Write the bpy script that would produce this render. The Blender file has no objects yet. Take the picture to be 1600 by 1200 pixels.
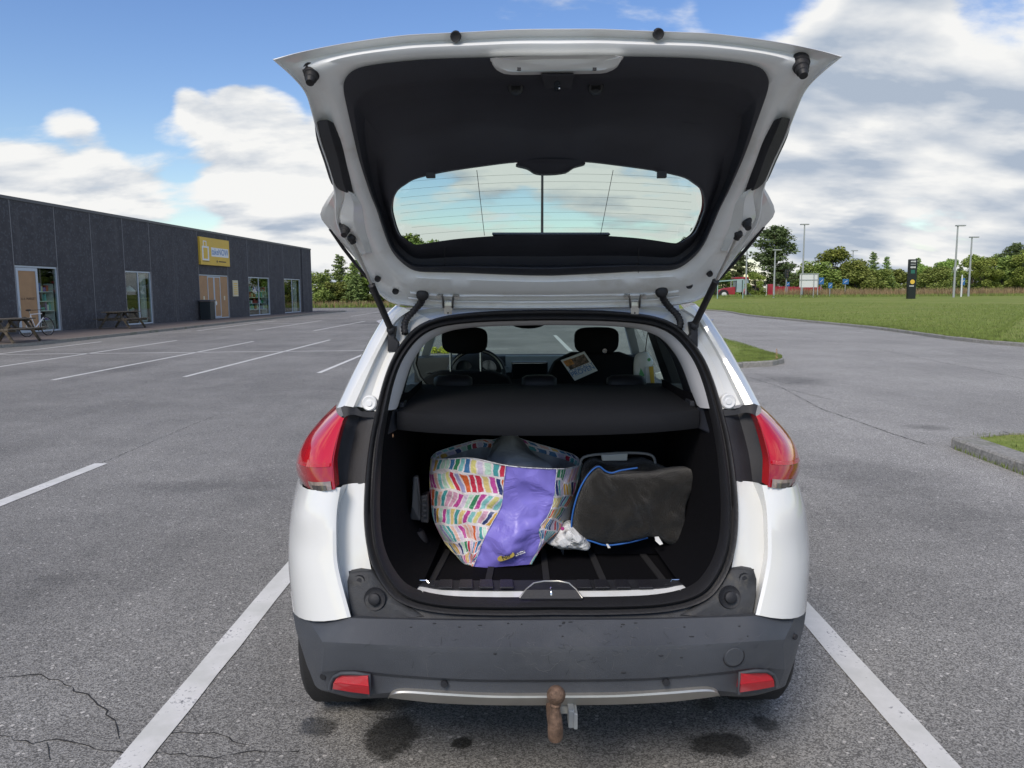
import bpy, bmesh, math, random
from mathutils import Vector, Matrix, noise as mn
random.seed(7)
scene = bpy.context.scene
V = Vector
# ------------------------------------------------------------------ camera
F = 1202.0; CAMH = 1.60
PITCH = math.atan(143/1202.0); ROLL = math.radians(0.3)
fw = V((0, math.cos(PITCH), -math.sin(PITCH))); up0 = V((0, math.sin(PITCH), math.cos(PITCH))); rt0 = V((1, 0, 0))
RT = rt0*math.cos(ROLL) - up0*math.sin(ROLL); UP = up0*math.cos(ROLL) + rt0*math.sin(ROLL)
CAM = V((0, 0, CAMH))
cd = bpy.data.cameras.new('camera'); cam = bpy.data.objects.new('camera', cd); scene.collection.objects.link(cam)
cd.sensor_width = 36; cd.lens = F/1600*36; cd.clip_start = 0.05; cd.clip_end = 6000
m = Matrix.Identity(4)
for i in range(3):
    m[i][0] = RT[i]; m[i][1] = UP[i]; m[i][2] = -fw[i]; m[i][3] = CAM[i]
cam.matrix_world = m
scene.camera = cam
# ------------------------------------------------------------------ surveying helpers (a picture point and a real distance give a place)
def ray(px, py): return fw + RT*((px-800)/F) + UP*((600-py)/F)
def U(px, py, Y):
    d = ray(px, py); return CAM + d*(Y/d.y)
def G(px, py, z=0.0):
    d = ray(px, py); return CAM + d*((z-CAMH)/d.z)
def interp(tab, x):
    if x <= tab[0][0]: return tab[0][1]
    for (a, b), (c, d) in zip(tab, tab[1:]):
        if x <= c: return b + (d-b)*(x-a)/(c-a)
    return tab[-1][1]
# ------------------------------------------------------------------ world + sun
SUN_EL = math.radians(44); SUN_AZ = math.radians(205)      # azimuth measured clockwise from +Y: behind the camera, a little left
w = bpy.data.worlds.new('World'); scene.world = w; w.use_nodes = True
nt = w.node_tree; nt.nodes.clear()
def nd(t, typ, **kw):
    n = t.nodes.new(typ)
    for k, v in kw.items(): setattr(n, k, v)
    return n
def math_(t, op, a, b=None, c=None, clamp=False):
    n = t.nodes.new('ShaderNodeMath'); n.operation = op; n.use_clamp = clamp
    for i, x in enumerate((a, b, c)):
        if x is None: continue
        if isinstance(x, (int, float)): n.inputs[i].default_value = x
        else: t.links.new(x, n.inputs[i])
    return n.outputs[0]
def vmath(t, op, a, b=None):
    n = t.nodes.new('ShaderNodeVectorMath'); n.operation = op
    for i, x in enumerate((a, b)):
        if x is None: continue
        if isinstance(x, (tuple, list, Vector)): n.inputs[i].default_value = tuple(x)
        elif isinstance(x, (int, float)): n.inputs['Scale'].default_value = x
        else: t.links.new(x, n.inputs[i])
    return n.outputs['Value'] if op in ('DOT_PRODUCT', 'LENGTH', 'DISTANCE') else n.outputs[0]
def smooth(t, x, a, b):
    n = t.nodes.new('ShaderNodeMapRange'); n.interpolation_type = 'SMOOTHSTEP'
    t.links.new(x, n.inputs[0]); n.inputs[1].default_value = a; n.inputs[2].default_value = b
    return n.outputs[0]
def mixc(t, f, a, b, blend='MIX'):
    n = t.nodes.new('ShaderNodeMix'); n.data_type = 'RGBA'; n.blend_type = blend
    if isinstance(f, (int, float)): n.inputs[0].default_value = f
    else: t.links.new(f, n.inputs[0])
    for i, x in ((6, a), (7, b)):
        if isinstance(x, (tuple, list)): n.inputs[i].default_value = (*x[:3], 1)
        else: t.links.new(x, n.inputs[i])
    return n.outputs[2]
def noise_(t, vec, scale, detail=2, rough=0.5, dist=0.0):
    n = t.nodes.new('ShaderNodeTexNoise'); n.inputs['Scale'].default_value = scale; n.inputs['Detail'].default_value = detail
    n.inputs['Roughness'].default_value = rough; n.inputs['Distortion'].default_value = dist
    if vec is not None: t.links.new(vec, n.inputs['Vector'])
    return n.outputs[0]
tc = nd(nt, 'ShaderNodeTexCoord'); dirv = tc.outputs['Generated']
sky = nd(nt, 'ShaderNodeTexSky', sky_type='NISHITA', sun_disc=False)
sky.sun_elevation = SUN_EL; sky.sun_rotation = SUN_AZ; sky.air_density = 1.2; sky.dust_density = 0.4; sky.ozone_density = 2.2
hs = nd(nt, 'ShaderNodeHueSaturation'); hs.inputs['Hue'].default_value = .515; hs.inputs['Saturation'].default_value = 1.22; hs.inputs['Value'].default_value = 1.22
nt.links.new(sky.outputs[0], hs.inputs['Color'])
sep = nd(nt, 'ShaderNodeSeparateXYZ'); nt.links.new(dirv, sep.inputs[0])
zz = math_(nt, 'MAXIMUM', sep.outputs[2], 0.0)
den = math_(nt, 'ADD', zz, 0.30)
cmb = nd(nt, 'ShaderNodeCombineXYZ')
nt.links.new(math_(nt, 'DIVIDE', sep.outputs[0], den), cmb.inputs[0]); nt.links.new(math_(nt, 'DIVIDE', sep.outputs[1], den), cmb.inputs[1])
P = vmath(nt, 'MULTIPLY', cmb.outputs[0], (0.72, 1.15, 1.0))
n1 = noise_(nt, P, 3.0, 10, 0.57, 0.12)
Pup = vmath(nt, 'ADD', vmath(nt, 'MULTIPLY', P, (0.955, 0.955, 0.0)), (-0.012, 0.0, 0.0))
n1b = noise_(nt, Pup, 3.0, 5, 0.50, 0.15)
n2 = noise_(nt, P, 1.1, 3, 0.5, 0.0)
cov = math_(nt, 'ADD', math_(nt, 'MULTIPLY', n1, 0.66), math_(nt, 'MULTIPLY', n2, 0.38))
dense = cov
BL = [(200, 20, 17, -0.30), (420, -50, 16, -0.2), (335, 296, 4, -0.14), (1470, 240, 18, 0.27), (1250, 120, 10, 0.10), (100, 300, 8, 0.20), (30, 300, 4, .08),
      (300, 300, 10, 0.15), (450, 270, 8, 0.24), (560, 420, 6, 0.12), (900, 300, 10, 0.08), (850, 345, 5, -0.08), (1200, 0, 5, -0.22), (1600, 10, 5, -0.18), (250, 158, 3, 0.24), (330, 160, 2.8, 0.18), (410, 165, 3.0, 0.18), (350, 228, 6, 0.17), (470, 235, 8, 0.17), (230, 205, 3, -.10), (420, 195, 2.5, -.12), (1480, 335, 6, -0.16), (110, 180, 2, 0.10), (1300, 370, 5, .1), (700, 300, 6, .1)]
for (bx_, by_, rad, wt) in BL:
    d = ray(bx_, by_).normalized(); c = math.cos(math.radians(rad))
    dp = vmath(nt, 'DOT_PRODUCT', dirv, tuple(d))
    bl_ = smooth(nt, dp, c, 1.0); cov = math_(nt, 'MULTIPLY_ADD', bl_, wt, cov)
    if bx_ > 1000: dense = math_(nt, 'MULTIPLY_ADD', bl_, wt, dense)
mask = smooth(nt, cov, 0.50, 0.615)
lit = math_(nt, 'MULTIPLY_ADD', math_(nt, 'SUBTRACT', n1, n1b), 4.5, 0.95)
lit = math_(nt, 'SUBTRACT', lit, math_(nt, 'MULTIPLY', smooth(nt, dense, 0.56, 0.84), 0.74), clamp=True)
ccol = mixc(nt, lit, (3.5, 4.1, 5.0), (7.7, 7.7, 7.6))
mix_sky = mixc(nt, mask, hs.outputs[0], ccol)
bg = nd(nt, 'ShaderNodeBackground'); bg.inputs[1].default_value = 0.085
nt.links.new(mix_sky, bg.inputs[0])
wo = nd(nt, 'ShaderNodeOutputWorld'); nt.links.new(bg.outputs[0], wo.inputs[0])
sd = bpy.data.lights.new('sun', 'SUN'); sd.energy = 2.1; sd.angle = math.radians(22); sd.color = (1.0, 0.90, 0.78)
so = bpy.data.objects.new('sun', sd); scene.collection.objects.link(so)
sdir = V((math.sin(SUN_AZ)*math.cos(SUN_EL), math.cos(SUN_AZ)*math.cos(SUN_EL), math.sin(SUN_EL)))
so.rotation_euler = sdir.to_track_quat('Z', 'Y').to_euler(); so.location = (0, -10, 30)
scene.view_settings.view_transform = 'Standard'; scene.view_settings.look = 'None'; scene.view_settings.gamma = 1
scene.view_settings.use_curve_mapping = False; scene.view_settings.exposure = 0.50
# ------------------------------------------------------------------ object helpers
COL = scene.collection
def tag(o, label=None, cat=None, group=None, kind=None):
    if label: o['label'] = label
    if cat: o['category'] = cat
    if group: o['group'] = group
    if kind: o['kind'] = kind
    return o
def empty(name, loc, label, cat, group=None, rz=0):
    o = bpy.data.objects.new(name, None); COL.objects.link(o); o.location = loc; o.rotation_euler = (0, 0, rz); o.empty_display_size = 0.1
    return tag(o, label, cat, group)
def rootloc(p):
    while p is not None and p.parent is not None: p = p.parent
    return p.location.copy() if p is not None else V((0, 0, 0))
def copy_tree(o, parent=None):
    c = o.copy(); COL.objects.link(c)
    if parent is not None: c.parent = parent
    for ch in list(o.children): copy_tree(ch, c)
    return c
class MB:
    def __init__(s): s.v = []; s.f = []; s.mi = []; s.uv = {}
    def add(s, vs, fs, mi=0):
        b = len(s.v); s.v += [V(x) for x in vs]; s.f += [tuple(b+i for i in f) for f in fs]; s.mi += [mi]*len(fs); return s
    def box(s, c, size, rot=None, mi=0, bev=0):
        hx, hy, hz = [q/2 for q in size]; c = V(c)
        vs = [V((x, y, z)) for x in (-hx, hx) for y in (-hy, hy) for z in (-hz, hz)]
        if rot is not None: vs = [rot @ v for v in vs]
        return s.add([v+c for v in vs], [(0, 1, 3, 2), (4, 6, 7, 5), (0, 4, 5, 1), (2, 3, 7, 6), (0, 2, 6, 4), (1, 5, 7, 3)], mi)
    def bar(s, a, b, wx, wz=None, mi=0):
        a = V(a); b = V(b); wz = wz or wx; d = b-a; q = d.to_track_quat('Y', 'Z').to_matrix()
        return s.box((a+b)/2, (wx, d.length, wz), q, mi)
    def cyl(s, a, b, r, r2=None, n=12, mi=0, caps=True):
        a = V(a); b = V(b); r2 = r if r2 is None else r2; q = (b-a).to_track_quat('Z', 'Y').to_matrix()
        vs = []
        for p, rr in ((a, r), (b, r2)):
            for i in range(n):
                t = 2*math.pi*i/n; vs.append(p + q @ V((rr*math.cos(t), rr*math.sin(t), 0)))
        fs = [(i, (i+1) % n, n+(i+1) % n, n+i) for i in range(n)]
        if caps: fs += [tuple(range(n-1, -1, -1)), tuple(range(n, 2*n))]
        return s.add(vs, fs, mi)
    def tube(s, pts, r, n=8, mi=0, closed=False):
        pts = [V(p) for p in pts]; N = len(pts); rr = r if callable(r) else (lambda i: r)
        vs = []; prev = None
        for i, p in enumerate(pts):
            if closed: d = pts[(i+1) % N]-pts[i-1]
            else: d = pts[min(i+1, N-1)]-pts[max(i-1, 0)]
            if d.length < 1e-9: d = V((0, 0, 1))
            d.normalize()
            u = (prev - d*prev.dot(d)) if prev is not None else (V((0, 0, 1)).cross(d) if abs(d.z) < .9 else V((1, 0, 0)).cross(d))
            if u.length < 1e-6: u = d.orthogonal()
            u.normalize(); prev = u; w_ = d.cross(u)
            for k in range(n):
                t = 2*math.pi*k/n; vs.append(p + (u*math.cos(t)+w_*math.sin(t))*rr(i))
        fs = []
        for i in range(N if closed else N-1):
            j = (i+1) % N
            for k in range(n): fs.append((i*n+k, i*n+(k+1) % n, j*n+(k+1) % n, j*n+k))
        if not closed: fs += [tuple(range(n-1, -1, -1)), tuple((N-1)*n+k for k in range(n))]
        return s.add(vs, fs, mi)
    def lathe(s, c, axis, prof, n=20, mi=0):
        c = V(c); q = V(axis).normalized().to_track_quat('Z', 'Y').to_matrix(); vs = []
        for (r, h) in prof:
            for k in range(n):
                t = 2*math.pi*k/n; vs.append(c + q @ V((r*math.cos(t), r*math.sin(t), h)))
        fs = [(i*n+k, i*n+(k+1) % n, (i+1)*n+(k+1) % n, (i+1)*n+k) for i in range(len(prof)-1) for k in range(n)]
        fs += [tuple(range(n-1, -1, -1)), tuple((len(prof)-1)*n+k for k in range(n))]
        return s.add(vs, fs, mi)
    def loft(s, rows, mi=0, closed=False, uv=False):
        n = len(rows[0]); vs = [p for r in rows for p in r]; fs = []
        for i in range(len(rows)-1):
            for k in range(n if closed else n-1):
                k2 = (k+1) % n; fs.append((i*n+k, i*n+k2, (i+1)*n+k2, (i+1)*n+k))
        b = len(s.v); s.add(vs, fs, mi)
        if uv:
            for i in range(len(rows)):
                for k in range(n): s.uv[b+i*n+k] = (k/(n-1), i/(len(rows)-1))
        return s
    def prism(s, outl, off, mi=0):
        n = len(outl); off = V(off); vs = [V(p) for p in outl]+[V(p)+off for p in outl]
        fs = [tuple(range(n)), tuple(range(2*n-1, n-1, -1))]+[(i, (i+1) % n, n+(i+1) % n, n+i) for i in range(n)]
        return s.add(vs, fs, mi)
    def sphere(s, c, r, n=12, mi=0, sc=(1, 1, 1)):
        prof = []
        c = V(c); vs = []; fs = []; R = n//2
        for i in range(R+1):
            ph = math.pi*i/R
            for k in range(n):
                t = 2*math.pi*k/n
                vs.append(c+V((r*math.sin(ph)*math.cos(t)*sc[0], r*math.sin(ph)*math.sin(t)*sc[1], r*math.cos(ph)*sc[2])))
        for i in range(R):
            for k in range(n): fs.append((i*n+k, (i+1)*n+k, (i+1)*n+(k+1) % n, i*n+(k+1) % n))
        return s.add(vs, fs, mi)
    def mirror(s):
        b = len(s.v); nv = [V((2*XC-v.x, v.y, v.z)) for v in s.v]; nf = [tuple(b+i for i in reversed(f)) for f in s.f]
        for k, q in list(s.uv.items()): s.uv[b+k] = q
        s.v += nv; s.f += nf; s.mi += list(s.mi); return s
    def build(s, name, mats, parent=None, smooth=None, bevel=0, label=None, recalc=True, merge=0):
        me = bpy.data.meshes.new(name); off = rootloc(parent)
        me.from_pydata([v-off for v in s.v], [], s.f)
        if not isinstance(mats, (list, tuple)): mats = [mats]
        for mt in mats: me.materials.append(mt)
        if len(mats) > 1: me.polygons.foreach_set('material_index', s.mi)
        if s.uv:
            ul = me.uv_layers.new(name='UVMap')
            for lp in me.loops: ul.data[lp.index].uv = s.uv.get(lp.vertex_index, (0, 0))
        if recalc or merge:
            bm = bmesh.new(); bm.from_mesh(me)
            if merge: bmesh.ops.remove_doubles(bm, verts=bm.verts, dist=merge)
            if recalc: bmesh.ops.recalc_face_normals(bm, faces=bm.faces)
            if bevel: bmesh.ops.bevel(bm, geom=[e for e in bm.edges if len(e.link_faces) == 2 and e.calc_face_angle(0) > .6], offset=bevel, segments=2, affect='EDGES', profile=.6)
            bm.to_mesh(me); bm.free()
        if smooth is not None:
            me.polygons.foreach_set('use_smooth', [True]*len(me.polygons))
            me.set_sharp_from_angle(angle=math.radians(smooth))
        me.validate(); me.update()
        o = bpy.data.objects.new(name, me); COL.objects.link(o)
        if parent is not None: o.parent = parent
        if label: o['label'] = label
        return o
def catmull(pts, sub=4, closed=False):
    pts = [V(p) for p in pts]; n = len(pts); out = []
    for i in range(n if closed else n-1):
        if closed: p0, p1, p2, p3 = pts[i-1], pts[i], pts[(i+1) % n], pts[(i+2) % n]
        else: p0, p1, p2, p3 = pts[max(i-1, 0)], pts[i], pts[i+1], pts[min(i+2, n-1)]
        for k in range(sub):
            t = k/sub
            out.append(.5*((2*p1)+(p2-p0)*t+(2*p0-5*p1+4*p2-p3)*t*t+(3*p1-p0-3*p2+p3)*t**3))
    if not closed: out.append(pts[-1])
    return out
def lerp(a, b, t): return a*(1-t)+b*t
def lerprow(A, B, t): return [lerp(a, b, t) for a, b in zip(A, B)]
def text_mb(txt, O, xd, yd, size, depth=0.0, mb=None, mi=0, align='CENTER', thick=0.0):
    cu = bpy.data.curves.new('t', 'FONT'); cu.body = txt; cu.size = 1; cu.align_x = align; cu.align_y = 'CENTER'; cu.offset = thick
    o = bpy.data.objects.new('t', cu); COL.objects.link(o); bpy.context.view_layer.update()
    me = bpy.data.meshes.new_from_object(o.evaluated_get(bpy.context.evaluated_depsgraph_get()))
    mb = mb or MB(); xd = V(xd); yd = V(yd); O = V(O)
    mb.add([O+xd*(v.co.x*size)+yd*(v.co.y*size) for v in me.vertices], [tuple(p.vertices) for p in me.polygons], mi)
    bpy.data.objects.remove(o); bpy.data.curves.remove(cu); bpy.data.meshes.remove(me)
    return mb
# ------------------------------------------------------------------ materials
MAT = {}
def mat(name, col, rough=.5, metal=0, coat=0, spec=.5, var=0, vscale=8, bump=0, bscale=60, sheen=0, emit=None, dirt=None):
    m_ = bpy.data.materials.new(name); m_.use_nodes = True; t = m_.node_tree; b = t.nodes['Principled BSDF']
    b.inputs['Base Color'].default_value = (*col, 1); b.inputs['Roughness'].default_value = rough; b.inputs['Metallic'].default_value = metal
    b.inputs['Coat Weight'].default_value = coat; b.inputs['Coat Roughness'].default_value = .04; b.inputs['Specular IOR Level'].default_value = spec
    if sheen: b.inputs['Sheen Weight'].default_value = sheen
    tcn = t.nodes.new('ShaderNodeTexCoord'); ov = tcn.outputs['Object']
    if var:
        nz = noise_(t, ov, vscale, 5, .6)
        c = mixc(t, smooth(t, nz, .3, .7), tuple(x*(1-var) for x in col), tuple(min(1, x*(1+var)) for x in col))
        if dirt:
            nz2 = noise_(t, ov, dirt[1], 6, .65); c = mixc(t, math_(t, 'MULTIPLY', smooth(t, nz2, .52, .72), dirt[2]), c, dirt[0])
        t.links.new(c, b.inputs['Base Color'])
        rr = t.nodes.new('ShaderNodeMapRange'); t.links.new(nz, rr.inputs[0]); rr.inputs[3].default_value = max(.02, rough-.1); rr.inputs[4].default_value = min(1, rough+.1)
        t.links.new(rr.outputs[0], b.inputs['Roughness'])
    if bump:
        nb = noise_(t, ov, bscale, 4, .6); bn = t.nodes.new('ShaderNodeBump'); bn.inputs['Strength'].default_value = bump; bn.inputs['Distance'].default_value = .01
        t.links.new(nb, bn.inputs['Height']); t.links.new(bn.outputs[0], b.inputs['Normal'])
    MAT[name] = m_; return m_
def glassmat(name, tint, refl=.12, rough=.0):
    m_ = bpy.data.materials.new(name); m_.use_nodes = True; t = m_.node_tree; t.nodes.clear()
    tr = nd(t, 'ShaderNodeBsdfTransparent'); tr.inputs[0].default_value = (*tint, 1)
    gl = nd(t, 'ShaderNodeBsdfGlossy'); gl.inputs['Roughness'].default_value = rough; gl.inputs['Color'].default_value = (1, 1, 1, 1)
    lw = nd(t, 'ShaderNodeLayerWeight'); lw.inputs[0].default_value = .5; fw_ = math_(t, 'POWER', lw.outputs['Facing'], 5.0)
    mx = nd(t, 'ShaderNodeMixShader'); t.links.new(math_(t, 'MULTIPLY_ADD', fw_, .8, refl, clamp=True), mx.inputs[0])
    t.links.new(tr.outputs[0], mx.inputs[1]); t.links.new(gl.outputs[0], mx.inputs[2])
    out = nd(t, 'ShaderNodeOutputMaterial'); t.links.new(mx.outputs[0], out.inputs[0]); MAT[name] = m_; return m_
mat('paint', (.71, .72, .705), .22, coat=1, var=.02, vscale=3)
mat('paint_inner', (.74, .755, .75), .33, coat=.5, var=.05, vscale=5, dirt=((.50, .47, .40), 9, .35))
mat('shelf_felt', (.009, .010, .013), .85, bump=.4, bscale=400, spec=.25); mat('floor_seam', (.009, .009, .011), .9)
mat('seal', (.012, .012, .014), .55, bump=.2, bscale=90)
mat('trim_black', (.013, .014, .018), .55, var=.25, vscale=10, bump=.25, bscale=500)
mat('trim_panel', (.020, .022, .030), .50, var=.15, vscale=6, bump=.3, bscale=600)
mat('carpet', (.006, .006, .008), .95, bump=.8, bscale=500, spec=.1)
mat('bumper', (.052, .058, .069), .50, var=.12, vscale=4, bump=.35, bscale=450, dirt=((.10, .105, .11), 3, .35))
mat('corner_plastic', (.028, .031, .036), .6, var=.3, vscale=25, bump=.3, bscale=300, dirt=((.08, .075, .065), 22, .6))
mat('headliner', (.55, .55, .57), .9)
mat('chrome', (.75, .76, .78), .12, metal=1)
mat('steel', (.50, .50, .48), .32, metal=1, var=.1, vscale=40)
mat('silver', (.46, .45, .42), .36, metal=.75, var=.06, vscale=12)
mat('rust', (.15, .095, .065), .62, metal=.35, var=.35, vscale=60, bump=.5, bscale=180)
mat('lens_red', (.50, .003, .010), .12, coat=1, var=.0)
mat('lens_dark_red', (.30, .003, .008), .15, coat=1)
mat('lens_clear', (.24, .19, .16), .12, coat=1, var=.3, vscale=60)
mat('lens_core', (.05, .045, .04), .15, coat=1, var=.4, vscale=80)
mat('reflector', (.60, .008, .02), .2, coat=1, bump=.6, bscale=700)
mat('tyre', (.016, .016, .017), .8, bump=.4, bscale=80)
mat('fabric_dark', (.010, .010, .013), .9, bump=.6, bscale=400, spec=.2)
mat('leather', (.014, .014, .018), .42, bump=.3, bscale=250)
mat('dash_silver', (.30, .35, .39), .35)
mat('screen', (.008, .012, .016), .08)
glassmat('hatch_glass', (.66, .74, .70), .05)
glassmat('car_glass', (.56, .68, .63), .05)
glassmat('shop_glass', (.82, .88, .85), .05)
mat('white_plastic', (.75, .76, .76), .35, var=.03)
mat('bulb', (.9, .5, .25), .2)
# ================================================================== GROUND
def ground_material(name, kind):
    m_ = bpy.data.materials.new(name); m_.use_nodes = True; t = m_.node_tree; b = t.nodes['Principled BSDF']
    tcn = t.nodes.new('ShaderNodeTexCoord'); ov = tcn.outputs['Object']
    if kind == 'asphalt':
        vo = t.nodes.new('ShaderNodeTexVoronoi'); vo.inputs['Scale'].default_value = 190; t.links.new(ov, vo.inputs['Vector'])
        sp = nd(t, 'ShaderNodeSeparateColor'); t.links.new(vo.outputs['Color'], sp.inputs[0])
        grain = sp.outputs[0]
        base = mixc(t, smooth(t, grain, .05, .95), (.098, .094, .086), (.325, .316, .292))
        vo2 = t.nodes.new('ShaderNodeTexVoronoi'); vo2.inputs['Scale'].default_value = 45; t.links.new(ov, vo2.inputs['Vector'])
        sp2 = nd(t, 'ShaderNodeSeparateColor'); t.links.new(vo2.outputs['Color'], sp2.inputs[0])
        lightstone = math_(t, 'MULTIPLY', math_(t, 'GREATER_THAN', sp2.outputs[1], .93), math_(t, 'LESS_THAN', vo2.outputs['Distance'], .32))
        base = mixc(t, math_(t, 'MULTIPLY', lightstone, .6), base, (.66, .63, .58))
        big = noise_(t, ov, .35, 5, .6); mid = noise_(t, ov, 2.2, 5, .65); fine_ = noise_(t, ov, 11, 6, .7)
        ruts = noise_(t, vmath(t, 'MULTIPLY', ov, (1.3, .09, 1)), 1.0, 3, .5)
        k = math_(t, 'ADD', math_(t, 'MULTIPLY_ADD', smooth(t, big, .3, .7), .32, .78), math_(t, 'MULTIPLY_ADD', mid, .42, -.21))
        k = math_(t, 'ADD', k, math_(t, 'MULTIPLY_ADD', fine_, .34, -.17)); k = math_(t, 'ADD', k, math_(t, 'MULTIPLY_ADD', ruts, .36, -.18))
        # access road to the right lightened: its flat-angle reflection put into the colour
        sx = nd(t, 'ShaderNodeSeparateXYZ'); t.links.new(ov, sx.inputs[0])
        road = smooth(t, math_(t, 'ADD', math_(t, 'MULTIPLY_ADD', sx.outputs[1], -.05, sx.outputs[0]), math_(t, 'MULTIPLY', big, 2.0)), 1.5, 4.5)
        k = math_(t, 'MULTIPLY_ADD', road, .36, k)
        def blob(c, rx, ry, amt, k, wob=.75, hard=.30):
            q = vmath(t, 'MULTIPLY', vmath(t, 'SUBTRACT', ov, (c.x, c.y, 0)), (1/rx, 1/ry, 0))
            dd = math_(t, 'MULTIPLY_ADD', math_(t, 'MULTIPLY_ADD', fine_, .7, math_(t, 'MULTIPLY', mid, .5)), wob*2, math_(t, 'SUBTRACT', vmath(t, 'LENGTH', q), wob*1.2))
            s_ = math_(t, 'SUBTRACT', 1.0, smooth(t, dd, 1-hard, 1+hard*.3))
            return math_(t, 'MULTIPLY', k, math_(t, 'MULTIPLY_ADD', s_, -amt, 1.0)), s_
        wet = None
        for (px, py, rx, ry, am) in [(610, 1150, .11, .16, .72), (600, 1098, .12, .07, .6), (498, 1135, .08, .07, .6), (722, 1160, .037, .037, .8), (1130, 1165, .13, .08, .74), (1195, 1130, .05, .06, .65), (1105, 1100, .04, .04, .6)]:
            k, s_ = blob(G(px, py), rx, ry, am, k)
            wet = s_ if wet is None else math_(t, 'MAXIMUM', wet, s_)
        for (px, py, rx, ry, am) in [(1370, 745, .8, .9, .35), (1450, 800, .9, .6, .25), (1240, 595, .7, 1.0, .35), (1450, 668, .35, .25, .4), (220, 640, 2, 1.2, .12), (300, 760, .8, .25, .25), (90, 905, .25, .12, .25), (220, 572, .6, 1.6, .25), (560, 505, 3, 3, .25), (860, 1250, .8, .6, .12)]:  # last blob: the car's shade behind the bumper, painted into the asphalt
            k, s_ = blob(G(px, py), rx, ry, am, k, .6, .9)
        cc = vmath(t, 'SCALE', base, None); n_ = t.nodes[-1]; t.links.new(k, n_.inputs['Scale'])
        t.links.new(cc, b.inputs['Base Color'])
        b.inputs['Roughness'].default_value = .78
        rr = math_(t, 'MULTIPLY_ADD', wet, -.28, .80); t.links.new(rr, b.inputs['Roughness'])
        bn = t.nodes.new('ShaderNodeBump'); bn.inputs['Strength'].default_value = .55; bn.inputs['Distance'].default_value = .004
        t.links.new(vo.outputs['Distance'], bn.inputs['Height']); t.links.new(bn.outputs[0], b.inputs['Normal'])
    elif kind == 'grass':
        n_a = noise_(t, ov, .25, 5, .6); n_b = noise_(t, ov, 9, 6, .7); n_c = noise_(t, vmath(t, 'MULTIPLY', ov, (.35, 1.4, 1)), .8, 4, .6)
        c = mixc(t, smooth(t, n_b, .3, .7), (.130, .175, .036), (.235, .285, .075))
        c = mixc(t, math_(t, 'MULTIPLY', smooth(t, n_c, .45, .7), .55), c, (.30, .28, .11))
        c = mixc(t, math_(t, 'MULTIPLY', smooth(t, n_a, .5, .7), .3), c, (.11, .17, .045))
        t.links.new(c, b.inputs['Base Color']); b.inputs['Roughness'].default_value = .95; b.inputs['Specular IOR Level'].default_value = .1
        bn = t.nodes.new('ShaderNodeBump'); bn.inputs['Strength'].default_value = .9; bn.inputs['Distance'].default_value = .03
        t.links.new(n_b, bn.inputs['Height']); t.links.new(bn.outputs[0], b.inputs['Normal'])
    elif kind == 'paint':
        n_a = noise_(t, ov, 60, 6, .75); n_b = noise_(t, ov, 5, 4, .6)
        wv = smooth(t, math_(t, 'ADD', math_(t, 'MULTIPLY', n_a, .7), math_(t, 'MULTIPLY', n_b, .4)), .63, .70)
        c = mixc(t, smooth(t, n_b, .3, .7), (.55, .55, .51), (.68, .67, .64)); c = mixc(t, wv, c, (.20, .20, .20))
        t.links.new(c, b.inputs['Base Color']); b.inputs['Roughness'].default_value = .7
    elif kind == 'paving':
        br = t.nodes.new('ShaderNodeTexBrick'); br.inputs['Scale'].default_value = 3; t.links.new(ov, br.inputs['Vector'])
        br.inputs['Color1'].default_value = (.13, .105, .09, 1); br.inputs['Color2'].default_value = (.19, .155, .135, 1); br.inputs['Mortar'].default_value = (.08, .07, .06, 1)
        t.links.new(mixc(t, noise_(t, ov, 1.1, 4), br.outputs[0], (.15, .125, .11)), b.inputs['Base Color']); b.inputs['Roughness'].default_value = .85
    elif kind == 'kerb':
        n_a = noise_(t, ov, 30, 6, .7); n_b = noise_(t, ov, 3, 4, .6)
        c = mixc(t, smooth(t, n_a, .3, .7), (.17, .165, .15), (.34, .33, .30)); c = mixc(t, math_(t, 'MULTIPLY', smooth(t, n_b, .5, .7), .6), c, (.14, .15, .09))
        t.links.new(c, b.inputs['Base Color']); b.inputs['Roughness'].default_value = .9
        bn = t.nodes.new('ShaderNodeBump'); bn.inputs['Strength'].default_value = .6; bn.inputs['Distance'].default_value = .01
        t.links.new(n_a, bn.inputs['Height']); t.links.new(bn.outputs[0], b.inputs['Normal'])
    MAT[name] = m_; return m_
for n_, k_ in (('asphalt', 'asphalt'), ('grass', 'grass'), ('road_paint', 'paint'), ('paving', 'paving'), ('kerb', 'kerb')): ground_material(n_, k_)
g = MB(); g.add([(-2500, -400, -.03), (2500, -400, -.03), (2500, 4000, -.03), (-2500, 4000, -.03)], [(0, 1, 2, 3)])
tag(g.build('ground', MAT['grass']), kind='structure')
g = MB(); g.add([(-70, -40, 0), (70, -40, 0), (70, 86, 0), (-70, 86, 0)], [(0, 1, 2, 3)])
tag(g.build('asphalt', MAT['asphalt']), kind='structure')
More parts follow.
